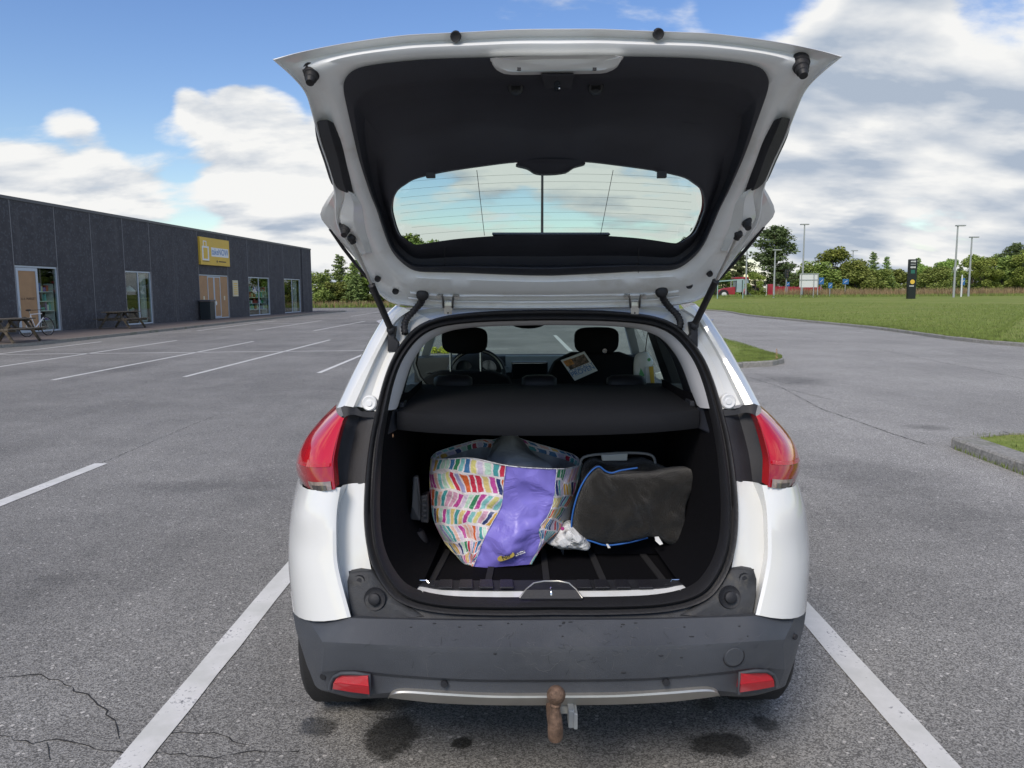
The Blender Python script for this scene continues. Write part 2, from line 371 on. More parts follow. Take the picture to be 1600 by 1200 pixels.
# painted lines (each a sheet 4 mm above the asphalt)
def line(a, b, wd=.10, z=.004):
    a = V((a.x, a.y, z)); b = V((b.x, b.y, z)); d = (b-a).normalized(); n = V((-d.y, d.x, 0))*wd/2
    m_ = MB(); k = max(2, int((b-a).length/.25)); L = []; R = []
    for i in range(k+1):
        p = a+(b-a)*i/k; j = .003
        L.append(p+n*(1+random.uniform(-j, j)/wd*2)); R.append(p-n*(1+random.uniform(-j, j)/wd*2))
    m_.loft([L, R]); tag(m_.build('painted_line', MAT['road_paint']), kind='structure')
def gl(x0, y0, x1, y1, wd=.10, ext0=0, ext1=0):
    a = G(x0, y0); b = G(x1, y1); d = (b-a).normalized(); line(a-d*ext0, b+d*ext1, wd)
gl(199, 1200, 440, 908, .115, 1.2, 1.3)
gl(1474, 1200, 1259, 958, .115, 1.2, 1.3)
gl(-160, 850, 158, 724.5, .13)
gl(0, 553, 158, 534, ext0=3); gl(0, 573, 276, 532, ext0=2); gl(82, 594, 396, 533.5); gl(288, 589, 516, 531); gl(498, 583, 575, 551)
gl(0, 554, 600, 547.5, ext0=5, ext1=3.5)
gl(308, 517, 432, 501); gl(400, 516, 502, 501); gl(490, 517, 570, 502); gl(400, 505, 592, 507.5, .1, 4, 4); gl(548, 494.5, 592, 487.5)
gl(867, 524, 892, 549, .13)
# cracks
mat('crack', (.02, .02, .02), .9)
def crack(pts, wd=.006, seed=1):
    rnd = random.Random(seed); P_ = [G(*p) for p in pts]; out = []
    for a, b in zip(P_, P_[1:]):
        k = max(2, int((b-a).length/.035))
        for i in range(k):
            p = lerp(a, b, i/k); out.append(V((p.x+rnd.uniform(-.011, .011), p.y+rnd.uniform(-.011, .011), .0022)))
    L = []; R = []
    for i, p in enumerate(out):
        d = out[min(i+1, len(out)-1)]-out[max(i-1, 0)]; d = V((-d.y, d.x, 0)); d.normalize() if d.length > 0 else None
        ww = wd*rnd.uniform(.08, .7)*(.35 if rnd.random() < .15 else 1)/2; L.append(p+d*ww); R.append(p-d*ww)
    return MB().loft([L, R])
CR = [([(-20, 1060), (60, 1054), (110, 1075), (155, 1100), (185, 1135), (183, 1165)], .011), ([(-20, 1145), (50, 1160), (110, 1157), (150, 1170), (200, 1176), (250, 1176), (330, 1185), (400, 1174), (480, 1176)], .011),
      ([(200, 1157), (245, 1146), (300, 1144), (360, 1152), (400, 1172)], .008), ([(75, 1160), (78, 1180), (85, 1200)], .005), ([(160, 723), (250, 685), (340, 648)], .014),
      ([(1165, 588), (1220, 605), (1285, 640), (1330, 655), (1400, 680), (1450, 695)], .028), ([(1170, 580), (1230, 600), (1290, 592)], .02), ([(1270, 534), (1370, 545), (1450, 562), (1600, 592)], .03), ([(1180, 600), (1240, 610), (1300, 625)], .02)]
for i, (pts, wd) in enumerate(CR): tag(crack(pts, wd, i).build('asphalt_crack', MAT['crack']), kind='structure')
# loose stones and leaf bits on the asphalt
mat('litter', (.45, .43, .38), .8)
g = MB(); rnd = random.Random(5)
for i in range(260):
    x = rnd.uniform(-7, 7); y = rnd.uniform(1.4, 22); s_ = rnd.uniform(.0015, .0045)*(1+y*.08)
    g.sphere((x, y, s_*.4), s_, 5, sc=(1, rnd.uniform(.6, 1.6), .6))
tag(g.build('loose_grit', MAT['litter']), kind='stuff')
# ------------------------------------------------------------------ kerbs + lawns
def kerb_strip(pts, wd, h, name, inner_side=1, piece=1.0):
    """individual kerb stones along a ground polyline"""
    P_ = [V((p.x, p.y, 0)) for p in pts]; acc = [0]
    for a, b in zip(P_, P_[1:]): acc.append(acc[-1]+(b-a).length)
    def at(s_):
        for i in range(len(P_)-1):
            if s_ <= acc[i+1] or i == len(P_)-2:
                return lerp(P_[i], P_[i+1], (s_-acc[i])/(acc[i+1]-acc[i])), (P_[i+1]-P_[i]).normalized()
    n = int(acc[-1]/piece); root = tag(bpy.data.objects.new(name, None), kind='structure'); COL.objects.link(root)
    for i in range(n):
        a, d = at(acc[-1]*i/n+.006); b, d2 = at(acc[-1]*(i+1)/n-.006); nn = V((-d.y, d.x, 0))*wd*inner_side; n2 = V((-d2.y, d2.x, 0))*wd*inner_side
        hh = V((0, 0, h+random.uniform(-.006, .006))); ch = .02
        m_ = MB(); lo = V((0, 0, -.05))
        A = [a+lo, a+hh-V((0, 0, ch)), a+hh+nn.normalized()*ch, a+hh+nn, a+nn+lo]; B = [b+lo, b+hh-V((0, 0, ch)), b+hh+n2.normalized()*ch, b+hh+n2, b+n2+lo]
        m_.loft([A, B]); m_.add(A, [(0, 1, 2, 3, 4)]); m_.add(B, [(4, 3, 2, 1, 0)])
        m_.build('kerb_stone', MAT['kerb'], root)
    return root
KP = [(1103, 485.5), (1168, 494), (1242, 501.7), (1340, 511.5), (1405, 519.6), (1470, 529), (1535, 536.5), (1600, 542)]
kp = [G(*p) for p in KP]
d0 = (kp[-1]-kp[-2]).normalized(); ext = [kp[-1]+d0*12]
kfar = [V((6.5, 84, 0)), V((8, 76, 0))]
kpts = catmull(kfar+kp+ext, 4)
kerb_strip(kpts, .14, .11, 'lawn_kerb', 1, 1.0)
def lawn_h(dd): 
    t_ = min(1, max(0, dd/55)); return .09+1.05*(t_*t_*(3-2*t_))
rows = []
for p in kpts:
    row = []
    for k in range(26):
        s_ = (k/25)**1.6; tgt = V((p.x*1.15+14, 92, 0)) if True else None
        tgt = V((max(p.x+3, 9)+(p.x)*.9*(1-p.y/95)+ (90-p.y)*.55, 91, 0))
        q = lerp(V((p.x, p.y, 0))+V((.12, .07, 0)), tgt, s_); dd = (q-V((p.x, p.y, 0))).length
        q.z = .09+.93*max(0, min(1, (q.y-p.y)/max(10, 91-p.y)))**.8
        row.append(q)
    rows.append(row)
g = MB(); g.loft(rows); tag(g.build('lawn', MAT['grass'], smooth=60), kind='structure')
g = MB(); rowsb = [[V((rows[i][-1].x, rows[i][-1].y, rows[i][-1].z)), V((rows[i][-1].x*1.03, 120, 1.0)), V((rows[i][-1].x*1.1, 200, 1.0))] for i in range(len(rows))]
x0 = rows[-1][-1]
g.add([(6, 90.6, 1.0), (150, 90.6, 1.12), (260, 260, 1.1), (6, 260, 1.1)], [(0, 1, 2, 3)]); tag(g.build('meadow', MAT['grass']), kind='structure')
# right extension of lawn beyond the frame
g = MB(); e_ = kpts[-1]; g.add([(e_.x-.1, e_.y, .085), (70, e_.y, .085), (150, 91, 1.1), (rows[-1][-1].x-2, 91, 1.1)], [(0, 1, 2, 3)]); tag(g.build('lawn', MAT['grass']), kind='structure')
mat('blade', (.15, .20, .045), .9, var=.35, vscale=3)
mat('blade_dry', (.26, .19, .10), .9, var=.35, vscale=2)
def blades(name, sampler, n, h, wd, mt, seed=1, lean=.4):
    rnd = random.Random(seed); vs = []; fs = []
    for i in range(n):
        p = sampler(rnd)
        if p is None: continue
        a = rnd.uniform(0, 6.28); hh = h*rnd.uniform(.4, 1.1); ww = wd*rnd.uniform(.6, 1.2); dx = V((math.cos(a), math.sin(a), 0))*ww; ln = V((rnd.uniform(-1, 1), rnd.uniform(-1, 1), 0))*hh*lean
        b = len(vs); vs += [p-dx, p+dx, p+ln+V((0, 0, hh))]; fs.append((b, b+1, b+2))
    m_ = MB(); m_.v = vs; m_.f = fs; m_.mi = [0]*len(fs)
    return tag(m_.build(name, mt, recalc=False), kind='stuff')
def lawn_near(r):
    i = r.randrange(len(rows)-1); k = r.random()**1.6*15; k0 = int(k); a = lerp(rows[i][k0], rows[i][k0+1], k-k0); b = lerp(rows[i+1][k0], rows[i+1][k0+1], k-k0); return lerp(a, b, r.random())
blades('lawn_grass', lawn_near, 42000, .10, .014, MAT['blade'], 6)
# traffic island beside the car
isl = [G(*p) for p in [(1085, 522), (1135, 535.5), (1180, 549), (1212, 560), (1226, 566), (1215, 571), (1185, 573.5), (1150, 575), (1085, 577)]]
isl = [V((p.x, p.y, 0)) for p in catmull(isl, 3, True)]
cen = sum(isl, V())/len(isl)
kerb_strip(isl+[isl[0]], .14, .11, 'island_kerb', -1 if True else 1, .8)
inner = [p+(cen-p).normalized()*.10 for p in isl]
g = MB(); g.loft([[V((p.x, p.y, .10)) for p in inner], [V((lerp(p, cen, .5).x, lerp(p, cen, .5).y, .125)) for p in inner], [V((cen.x, cen.y, .13))]*len(inner)], closed=True); tag(g.build('island_grass_bed', MAT['grass'], merge=.001), kind='structure')
def in_isl(rnd):
    i = rnd.randrange(len(inner)); p = lerp(inner[i], inner[(i+1) % len(inner)], rnd.random()); p = lerp(cen, p, rnd.random()**.5); return V((p.x, p.y, .11))
blades('island_grass', in_isl, 14000, .06, .005, MAT['blade'], 2)
# right island
a0 = G(1486, 700); a1 = G(1600, 743); dd = (a1-a0).normalized(); a2 = a1+dd*3
b0 = G(1560, 686.5); db = (G(1600, 686)-G(1500, 686.5)).normalized()
c0 = G(1487, 696)+V((.02, .05, 0)); R1 = [V((a2.x, a2.y, 0)), V((a0.x, a0.y, 0))]; R2 = [V((a0.x, a0.y, 0)), V((a0.x+.12, a0.y+.30, 0)), V((a0.x+.12, a0.y+.30, 0))+V((6, .15, 0))]
kerb_strip(R1, .26, .115, 'end_kerb', -1, .9); kerb_strip(R2, .14, .115, 'end_kerb', -1, .9)
gi = [V((a0.x+.30, a0.y+.18, .10)), V((a2.x+.2, a2.y+.1, .10)), V((a2.x+4, a2.y+1.0, .10)), V((a0.x+6, a0.y+.30, .10))]
g = MB(); g.add(gi, [(0, 1, 2, 3)]); tag(g.build('island_grass_bed', MAT['grass']), kind='structure')
def in_r(rnd):
    u, v = rnd.random(), rnd.random(); p = lerp(lerp(gi[0], gi[1], u), lerp(gi[3], gi[2], u), v); return p
blades('island_grass', in_r, 9000, .05, .005, MAT['blade'], 3)
def weeds(rnd):
    p = lerp(a0, a2, rnd.random()); return V((p.x, p.y-.02+rnd.uniform(-.03, .01), 0))
blades('kerb_weeds', weeds, 500, .06, .006, MAT['blade'], 4)
# ================================================================== SHOP BUILDING
WA = G(30, 522, .10); WB = G(488, 486.5, .10); wd_ = (WB-WA); wd_.z = 0; wd_.normalize(); wn = V((wd_.y, -wd_.x, 0))     # wn points to the car park
def W(px, py, off=0.0):
    d = ray(px, py); t_ = (WA+wn*off-CAM).dot(wn)/d.dot(wn); return CAM+d*t_
def WS(px, py): return (W(px, py)-WA).dot(wd_)
def wp(s_, z, off=0.0): 
    p = WA+wd_*s_+wn*off; return V((p.x, p.y, z))
HTOP = W(483, 390.6).z*.5+W(240, 342).z*.5
S_END = WS(488, 470)
m_ = bpy.data.materials.new('wall_render'); m_.use_nodes = True; t = m_.node_tree; b = t.nodes['Principled BSDF']
ov = t.nodes.new('ShaderNodeTexCoord').outputs['Object']
vo = t.nodes.new('ShaderNodeTexVoronoi'); vo.inputs['Scale'].default_value = 14; t.links.new(ov, vo.inputs['Vector'])
sp = nd(t, 'ShaderNodeSeparateColor'); t.links.new(vo.outputs['Color'], sp.inputs[0])
c = mixc(t, smooth(t, noise_(t, ov, 2, 6, .7), .3, .7), (.055, .054, .062), (.078, .076, .084)); c = mixc(t, math_(t, 'MULTIPLY', math_(t, 'GREATER_THAN', sp.outputs[0], .8), .55), c, (.11, .115, .13))
st_ = noise_(t, vmath(t, 'MULTIPLY', ov, (2.2, 2.2, .12)), 1.6, 5, .6); c = mixc(t, math_(t, 'MULTIPLY', smooth(t, st_, .5, .75), .35), c, (.13, .13, .14))
t.links.new(c, b.inputs['Base Color']); b.inputs['Roughness'].default_value = .9; MAT['wall'] = m_
mat('joint', (.26, .26, .27), .9); mat('roof_trim', (.10, .10, .11), .5); mat('alu', (.50, .56, .64), .4, metal=.1); mat('tan_board', (.42, .25, .13), .7, var=.08, vscale=2)
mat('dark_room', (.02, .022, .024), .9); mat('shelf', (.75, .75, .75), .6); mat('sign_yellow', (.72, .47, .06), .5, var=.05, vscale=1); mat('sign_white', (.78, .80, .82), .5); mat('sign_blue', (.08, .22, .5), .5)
mat('cream', (.66, .60, .45), .6); mat('ink', (.05, .04, .03), .7); mat('bin_dark', (.02, .028, .032), .5)
mat('floor_shop', (.22, .2, .18), .6)
bl = empty('shop_building', WA, 'long low flat-roofed charcoal building with tan doors and shop windows', 'building')
op = {'d1': (WS(22, 414), WS(90, 417), W(55, 415).z), 'w2': (WS(195, 422), WS(236, 424), W(215, 423).z), 'en': (WS(310.6, 428), WS(356.4, 430), W(333, 429).z),
      'w3': (WS(387.6, 432), WS(420.6, 434), W(404, 433).z), 'w4': (WS(443.5, 435), WS(469, 436.4), W(456, 435.7).z)}
HD = sum(o_[2] for o_ in op.values())/5
bounds = [WS(9.3, 301)-k*2.45 for k in range(6, 0, -1)]+[op['d1'][0], op['d1'][1], WS(138.9, 326.7), op['w2'][0], op['w2'][1], WS(269, 356.7), op['en'][0], op['en'][1], op['w3'][0], op['w3'][1], op['w4'][0], op['w4'][1], S_END]
bounds = sorted(bounds)
opened = {round(v[0], 3): k for k, v in op.items()}
for s0, s1 in zip(bounds, bounds[1:]):
    lo = HD if round(s0, 3) in opened else .05
    m_ = MB(); j = .018; A = wp(s0+j, lo); m_.prism([wp(s0+j, lo), wp(s1-j, lo), wp(s1-j, HTOP-.12), wp(s0+j, HTOP-.12)], -wn*.16); m_.build('wall_panel', MAT['wall'], bl, bevel=.006)
S0 = bounds[0]
m_ = MB()
for s0, s1 in zip(bounds, bounds[1:]):
    if round(s0, 3) in opened: m_.prism([wp(s0-.0, HD+.02, -.03), wp(s1+.0, HD+.02, -.03), wp(s1, HTOP-.13, -.03), wp(s0, HTOP-.13, -.03)], -wn*.2)
    else: m_.prism([wp(s0-.03, .0, -.004), wp(s1+.03, .0, -.004), wp(s1+.03, HTOP-.13, -.004), wp(s0-.03, HTOP-.13, -.004)], -wn*.2)
m_.build('wall_core', MAT['joint'], bl)
m_ = MB(); m_.prism([wp(S0, HTOP-.12, .03), wp(S_END+.02, HTOP-.12, .03), wp(S_END+.02, HTOP, .03), wp(S0, HTOP, .03)], -wn*.4); m_.build('roof_edge', MAT['roof_trim'], bl)
m_ = MB(); m_.prism([wp(S_END-.005, 0, -.165), wp(S_END-.005, HTOP-.12, -.165), wp(S_END-.005, HTOP-.12, -18), wp(S_END-.005, 0, -18)], wd_*-.2); m_.build('end_wall', MAT['wall'], bl)
m_ = MB(); m_.prism([wp(S0, HTOP-.3, -.3), wp(S_END-.2, HTOP-.3, -.3), wp(S_END-.2, HTOP-.3, -18), wp(S0, HTOP-.3, -18)], V((0, 0, .12))); m_.build('roof', MAT['roof_trim'], bl)
m_ = MB(); m_.prism([wp(S0, 0.09, -.3), wp(S_END-.2, 0.09, -.3), wp(S_END-.2, 0.09, -18), wp(S0, 0.09, -18)], V((0, 0, .03))); m_.build('shop_floor', MAT['floor_shop'], bl)
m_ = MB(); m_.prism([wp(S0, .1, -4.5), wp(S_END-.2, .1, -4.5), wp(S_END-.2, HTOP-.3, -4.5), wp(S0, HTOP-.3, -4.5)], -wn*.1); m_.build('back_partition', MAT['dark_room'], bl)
def frame_rect(s0, s1, z0, z1, wv, name='window_frame', off=-.04, d=.08, parent=None, mt=None):
    m_ = MB()
    for (a, b, c, e) in ((s0, s1, z0, z0+wv), (s0, s1, z1-wv, z1)): m_.prism([wp(a, c, off), wp(b, c, off), wp(b, e, off), wp(a, e, off)], -wn*d)
    for (a, b) in ((s0, s0+wv), (s1-wv, s1)): m_.prism([wp(a, z0+wv, off), wp(b, z0+wv, off), wp(b, z1-wv, off), wp(a, z1-wv, off)], -wn*d)
    return m_.build(name, mt or MAT['alu'], parent or bl)
def sheet(s0, s1, z0, z1, off, th, name, mt, parent=None):
    m_ = MB(); m_.prism([wp(s0, z0, off), wp(s1, z0, off), wp(s1, z1, off), wp(s0, z1, off)], -wn*th); return m_.build(name, mt, parent or bl)
goods = [mat('goods_%s' % n_, tuple(min(.85, q*1.5) for q in c_), .5) for n_, c_ in (('white', (.6, .6, .6)), ('teal', (.1, .3, .32)), ('purple', (.2, .08, .3)), ('red', (.4, .07, .06)), ('blue', (.08, .12, .35)), ('sand', (.45, .36, .22)), ('green', (.1, .3, .12)))]
def shelving(s0, s1, z0, z1, nsh, seed, empty_top=True):
    rnd = random.Random(seed[0]); root = empty('display_shelf', wp((s0+s1)/2, .12, -.8), 'white display shelves with mixed goods behind '+seed[1], 'shelf')
    for k in range(nsh):
        z = lerp(z0, z1, k/(nsh-1) if nsh > 1 else 0); m_ = MB(); m_.prism([wp(s0, z, -.20), wp(s1, z, -.20), wp(s1, z+.03, -.20), wp(s0, z+.03, -.20)], -wn*.45); m_.build('shelf_board', MAT['shelf'], root)
        s_ = s0+.05; i = 0
        gm = [MB() for _ in goods]
        while s_ < s1-.1:
            ww = rnd.uniform(.08, .28); hh = rnd.uniform(.12, .36); q = rnd.randrange(len(goods))
            if rnd.random() < .8 and s_+ww < s1:
                if rnd.random() < .5: gm[q].cyl(wp(s_+ww/2, z+.032, -.34), wp(s_+ww/2, z+.032+hh, -.34), ww*.45, ww*rnd.uniform(.2, .5), 10)
                else: gm[q].prism([wp(s_, z+.032, -.26), wp(s_+ww, z+.032, -.26), wp(s_+ww, z+.032+hh, -.26), wp(s_, z+.032+hh, -.26)], -wn*.2)
            s_ += ww+.03
        for q, mm in enumerate(gm):
            if mm.v: tag(mm.build('goods', goods[q], root), kind='stuff')
    for s_ in (s0-.03, s1): 
        m_ = MB(); m_.prism([wp(s_, .12, -.21), wp(s_+.03, .12, -.21), wp(s_+.03, z1+.35, -.21), wp(s_, z1+.35, -.21)], -wn*.4); m_.build('side_upright', MAT['shelf'], root)
Z0 = .12
# shop window with boarded door
s0, s1, _ = op['d1']; sm = WS(58, 470)*0+lerp(s0, s1, .52); ow = .015
frame_rect(s0+ow, s1-ow, Z0, HD-ow, .07)
dr = frame_rect(s0+.10, sm, Z0+.02, HD-.10, .12, 'door', -.03, .07)
sheet(s0+.22, sm-.12, Z0+.14, HD-.22, -.05, .03, 'door_panel', MAT['tan_board'], dr)
tm = text_mb('A A  MARKET', wp((s0+sm)/2+.05, 1.45, -.045), wd_, V((0, 0, 1)), .14); tag(tm.build('door_lettering', MAT['ink'], dr, recalc=False), kind='stuff')
m_ = MB(); m_.cyl(wp(s0+.17, 1.0, -.0), wp(s0+.17, 1.18, -.0), .015, n=8); m_.build('door_handle', MAT['steel'], dr)
sheet(sm+.03, s1-.09, Z0+.07, HD-.09, -.07, .01, 'window_pane', MAT['shop_glass'])
shelving(sm+.1, s1-.12, .55, HD-1.05, 4, ('a', 'the pane beside the boarded door'))
# two-pane windows
def window(key, seed, shelf, mull=.5):
    s0, s1, _ = op[key]; wf = frame_rect(s0+ow, s1-ow, Z0, HD-ow, .07); sm = lerp(s0, s1, mull)
    sheet(sm-.035, sm+.035, Z0+.07, HD-.09, -.045, .06, 'mullion', MAT['alu'], wf)
    for a, b in ((s0+.085, sm-.035), (sm+.035, s1-.085)): sheet(a, b, Z0+.07, HD-.085, -.07, .01, 'window_pane', MAT['shop_glass'])
    if shelf: shelving(s0+.15, s1-.15, .5, HD-1.0, 4, seed)
window('w2', 1, False); window('w3', ('b', 'the window right of the entrance'), True); window('w4', 3, False)
# hanging lamps + bench of pots in the second window
s0, s1, _ = op['w2']
for k, (u_, z_, lab) in enumerate(((.22, 1.75, 'small white pendant lamp behind the left pane of the second window'), (.62, 1.85, 'larger white pendant lamp behind the right pane of the second window'))):
    r_ = empty('pendant_lamp', wp(lerp(s0, s1, u_), z_, -.7), lab, 'lamp', 'pendant lamps in the shop window'); m_ = MB(); m_.lathe(wp(lerp(s0, s1, u_), z_-.1, -.7), (0, 0, 1), [(.02+.2*(k+1)*.7, 0), (.16*(k+1)*.7, .12), (.05, .28)], 14); m_.build('lamp_shade', MAT['shelf'], r_, smooth=40)
    m_ = MB(); m_.cyl(wp(lerp(s0, s1, u_), z_+.18, -.7), wp(lerp(s0, s1, u_), HTOP-.35, -.7), .008, n=6); m_.build('cord', MAT['ink'], r_)
rt_ = empty('display_table', wp(lerp(s0, s1, .5), .12, -.9), 'low wooden display table with pale pots behind the second window', 'table')
m_ = MB(); m_.box(wp(lerp(s0, s1, .5), .72, -.9), (.7, (s1-s0)*.8, .05), Matrix.Rotation(-math.atan2(wd_.x, wd_.y), 3, 'Z')); m_.build('table_top', MAT['tan_board'], rt_)
for q in (.15, .85):
    m_ = MB(); m_.box(wp(lerp(s0, s1, q), .41, -.9), (.5, .06, .57)); m_.build('leg', MAT['tan_board'], rt_)
for i in range(7):
    m_ = MB(); c_ = wp(lerp(s0, s1, .16+.11*i), .747, -.85); hh = .12+.16*((i*37) % 5)/5; m_.lathe(c_, (0, 0, 1), [(.05, 0), (.09, hh*.5), (.04, hh)], 12)
    tag(m_.build('pot', goods[(0, 5, 1)[i % 3]], None, smooth=40), ['squat white pot first', 'sand brown vase second', 'teal vase third', 'white pot fourth', 'sand coloured vase fifth', 'teal pot sixth', 'white pot last'][i]+' from the left on the display table', 'pot', 'pots on the display table')
# curtain in windows 2 and 4
for key in ('w2', 'w4'):
    s0, s1, _ = op[key]; rows = []
    for zz_ in (.2, HD-.12):
        rows.append([wp(lerp(s0, s1, .72)+i*(s1-s0)*.22/30, zz_, -.28+.03*math.sin(i*1.3)) for i in range(31)])
    m_ = MB(); m_.loft(rows); tag(m_.build('curtain', MAT['headliner'], None, smooth=80), 'pale curtain hanging behind the '+('second' if key == 'w2' else 'last')+' shop window', 'curtain')
# entrance
s0, s1, _ = op['en']; frame_rect(s0+ow, s1-ow, Z0, HD-ow, .06)
cuts = [.0, .27, .5, .73, 1.0]; L_ = s1-s0-.17; a0_ = s0+.085
for i in range(4):
    a, b = a0_+L_*cuts[i], a0_+L_*cuts[i+1]
    if i in (1, 2):
        f_ = frame_rect(a+.01, b-.01, Z0+.07, HD-.1, .07, 'entrance_door', -.03, .06); sheet(a+.08, b-.08, Z0+.14, HD-.17, -.045, .03, 'door_board', MAT['tan_board'], f_)
        m_ = MB(); m_.tube([wp((b-.06 if i == 1 else a+.06), .95, -.0), wp((b-.06 if i == 1 else a+.06), 1.25, -.0)], .014, 6); m_.build('door_handle', MAT['steel'], f_)
    else:
        f_ = sheet(a, b, Z0+.06, HD-.09, -.045, .03, 'side_board', MAT['tan_board'])
        c_ = wp((a+b)/2, 1.35, -.035); m_ = MB(); m_.prism([c_+wd_*.09*sx_+V((0, 0, .13*sz_)) for sx_, sz_ in ((-1, -1), (1, -1), (1, 1), (-1, 1))], -wn*.006); m_.build('notice', MAT['cream'], f_)
m_ = MB(); m_.lathe(wp(a0_+L_*.5+.14, 1.05, -.025), wn, [(.13, 0), (.13, .008)], 16); m_.build('round_sticker', MAT['sign_white'], bl)
# notice board
za, zb = W(366, 463).z, W(364, 438).z
nb_ = sheet(WS(363, 450), WS(371, 450), za, zb, .05, .045, 'notice_board', MAT['cream'])
m_ = MB()
for i in range(6): 
    zq = lerp(za, zb, .12+.13*i); m_.prism([wp(WS(363, 450)+.1, zq, .054), wp(WS(371, 450)-.1, zq, .054), wp(WS(371, 450)-.1, zq+.06, .054), wp(WS(363, 450)+.1, zq+.06, .054)], -wn*.002)
m_.build('notice_print', MAT['sign_yellow'], nb_)
# sign
sg = empty('shop_sign', wp((WS(308, 390)+WS(355, 395))/2, W(330, 410).z, .05), 'yellow takeNOW sign on the dark wall above the entrance', 'sign')
sa, sb, z0s, z1s = WS(309, 390), WS(355, 396), (W(311, 413).z+W(356.8, 416.8).z)/2, (W(307.5, 369).z+W(354, 376.8).z)/2
sheet(sa, sb, z0s, z1s, .14, .12, 'sign_board', MAT['sign_yellow'], sg)
SL, SH = sb-sa, z1s-z0s
def sp_(u_, v_, o=.143): return wp(sa+SL*u_, z0s+SH*v_, o)
m_ = MB()
def rectm(u0, v0, u1, v1, o=.143): m_.prism([sp_(u0, v0, o), sp_(u1, v0, o), sp_(u1, v1, o), sp_(u0, v1, o)], -wn*.002)
for r_ in ((.36, .33, .96, .66),): rectm(*r_)
m_.build('name_panel', MAT['sign_white'], sg)
tm = text_mb('takeNOW', sp_(.66, .5, .148), wd_, V((0, 0, 1)), SH*.33, thick=.004); o_ = tm.build('lettering', MAT['sign_blue'], sg, recalc=False)
# narrow the lettering to the panel
m_ = MB()
for r_ in ((.06, .22, .10, .68), (.24, .22, .28, .68), (.06, .16, .28, .22), (.10, .62, .24, .68), (.10, .68, .12, .84), (.19, .68, .21, .84), (.10, .84, .21, .87)): rectm(*r_)
m_.build('bag_emblem', MAT['sign_white'], sg)
m_ = MB(); rectm(.06, .12, .28, .14); rectm(.60, .135, .86, .175); m_.lathe(sp_(.545, .155), wn, [(SH*.045, 0), (SH*.045, .003)], 12); m_.build('small_print', MAT['ink'], sg)
# pavement by the shop
KL = [(-120, 557), (0, 544), (54, 540), (250, 518.5), (400, 501.5), (493, 491), (540, 487)]
kl = [G(*p) for p in KL]; k0 = kl[0]+(kl[0]-kl[1]).normalized()*6
kp2 = [V((p.x, p.y, 0)) for p in [k0]+kl]
g = MB(); g.loft([[V((p.x, p.y, .10)) for p in kp2], [V((*(p-wn*((p-WA).dot(wn)+.3)).to_2d(), .10)) for p in kp2]]); tag(g.build('pavement', MAT['paving']), kind='structure')
g = MB(); g.loft([[V((p.x, p.y, .098)) for p in kp2], [V((p.x, p.y, -.01)) for p in kp2]]); g.loft([[V((p.x, p.y, .104)) for p in kp2], [V((p.x-.12, p.y+.02, .104)) for p in kp2]]); tag(g.build('pavement_kerb', MAT['kerb']), kind='structure')
for u_ in (.30, .62, .93):
    m_ = MB(); s_ = lerp(bounds[6], S_END, u_); m_.cyl(wp(s_, .12, .05), wp(s_, HTOP-.1, .05), .035, n=8); m_.build('downpipe', MAT['wall'], bl, smooth=40) if u_ > .9 else None
# litter bin
bn_ = empty('litter_bin', WA+wd_*WS(314, 490)+wn*.35, 'dark square litter bin beside the tan shop entrance', 'bin'); c_ = wp(WS(313, 490), .10, .45)
Rw = Matrix.Rotation(-math.atan2(wd_.x, wd_.y), 3, 'Z')
m_ = MB(); m_.box(c_+V((0, 0, .55)), (.62, .62, 1.02), Rw); m_.build('bin_body', MAT['bin_dark'], bn_, bevel=.02)
m_ = MB(); m_.box(c_+V((0, 0, 1.12)), (.70, .70, .10), Rw); m_.build('bin_lid', MAT['roof_trim'], bn_, bevel=.02)
# picnic tables
mat('old_wood', (.10, .085, .065), .85, var=.4, vscale=12, bump=.5, bscale=40)
def picnic(loc, rz, label):
    r_ = empty('picnic_table', (0, 0, 0), label, 'table', 'picnic tables along the shop wall')
    L = 1.9
    for k in range(5):
        m_ = MB(); m_.box((-.30+.15*k, 0, .74), (.138, L, .035)); m_.build('top_plank', MAT['old_wood'], r_)
    for x in (-.72, -.58, .58, .72):
        m_ = MB(); m_.box((x, 0, .44), (.13, L, .035)); m_.build('seat_plank', MAT['old_wood'], r_)
    for y in (-.62, .62):
        for s_ in (-1, 1):
            m_ = MB(); m_.bar((s_*.20, y, .72), (s_*.70, y, .02), .04, .09); m_.build('leg', MAT['old_wood'], r_)
        m_ = MB(); m_.box((0, y+.045, .40), (1.55, .04, .09)); m_.build('crossbar', MAT['old_wood'], r_)
        m_ = MB(); m_.box((0, y+.045, .69), (.72, .04, .07)); m_.build('top_batten', MAT['old_wood'], r_)
        m_ = MB(); m_.bar((0, y*.9, .42), (0, y*.3, .70), .04, .07); m_.build('brace', MAT['old_wood'], r_)
    r_.location = loc; r_.rotation_euler = (0, 0, rz); return r_
rzw = -math.atan2(wd_.x, wd_.y)
p = G(192, 513, .1); picnic(p, rzw, 'weathered wooden picnic table in front of the second shop window')
p = G(10, 535, .1); picnic(p, rzw, 'weathered wooden picnic table at the left edge near the bicycle')
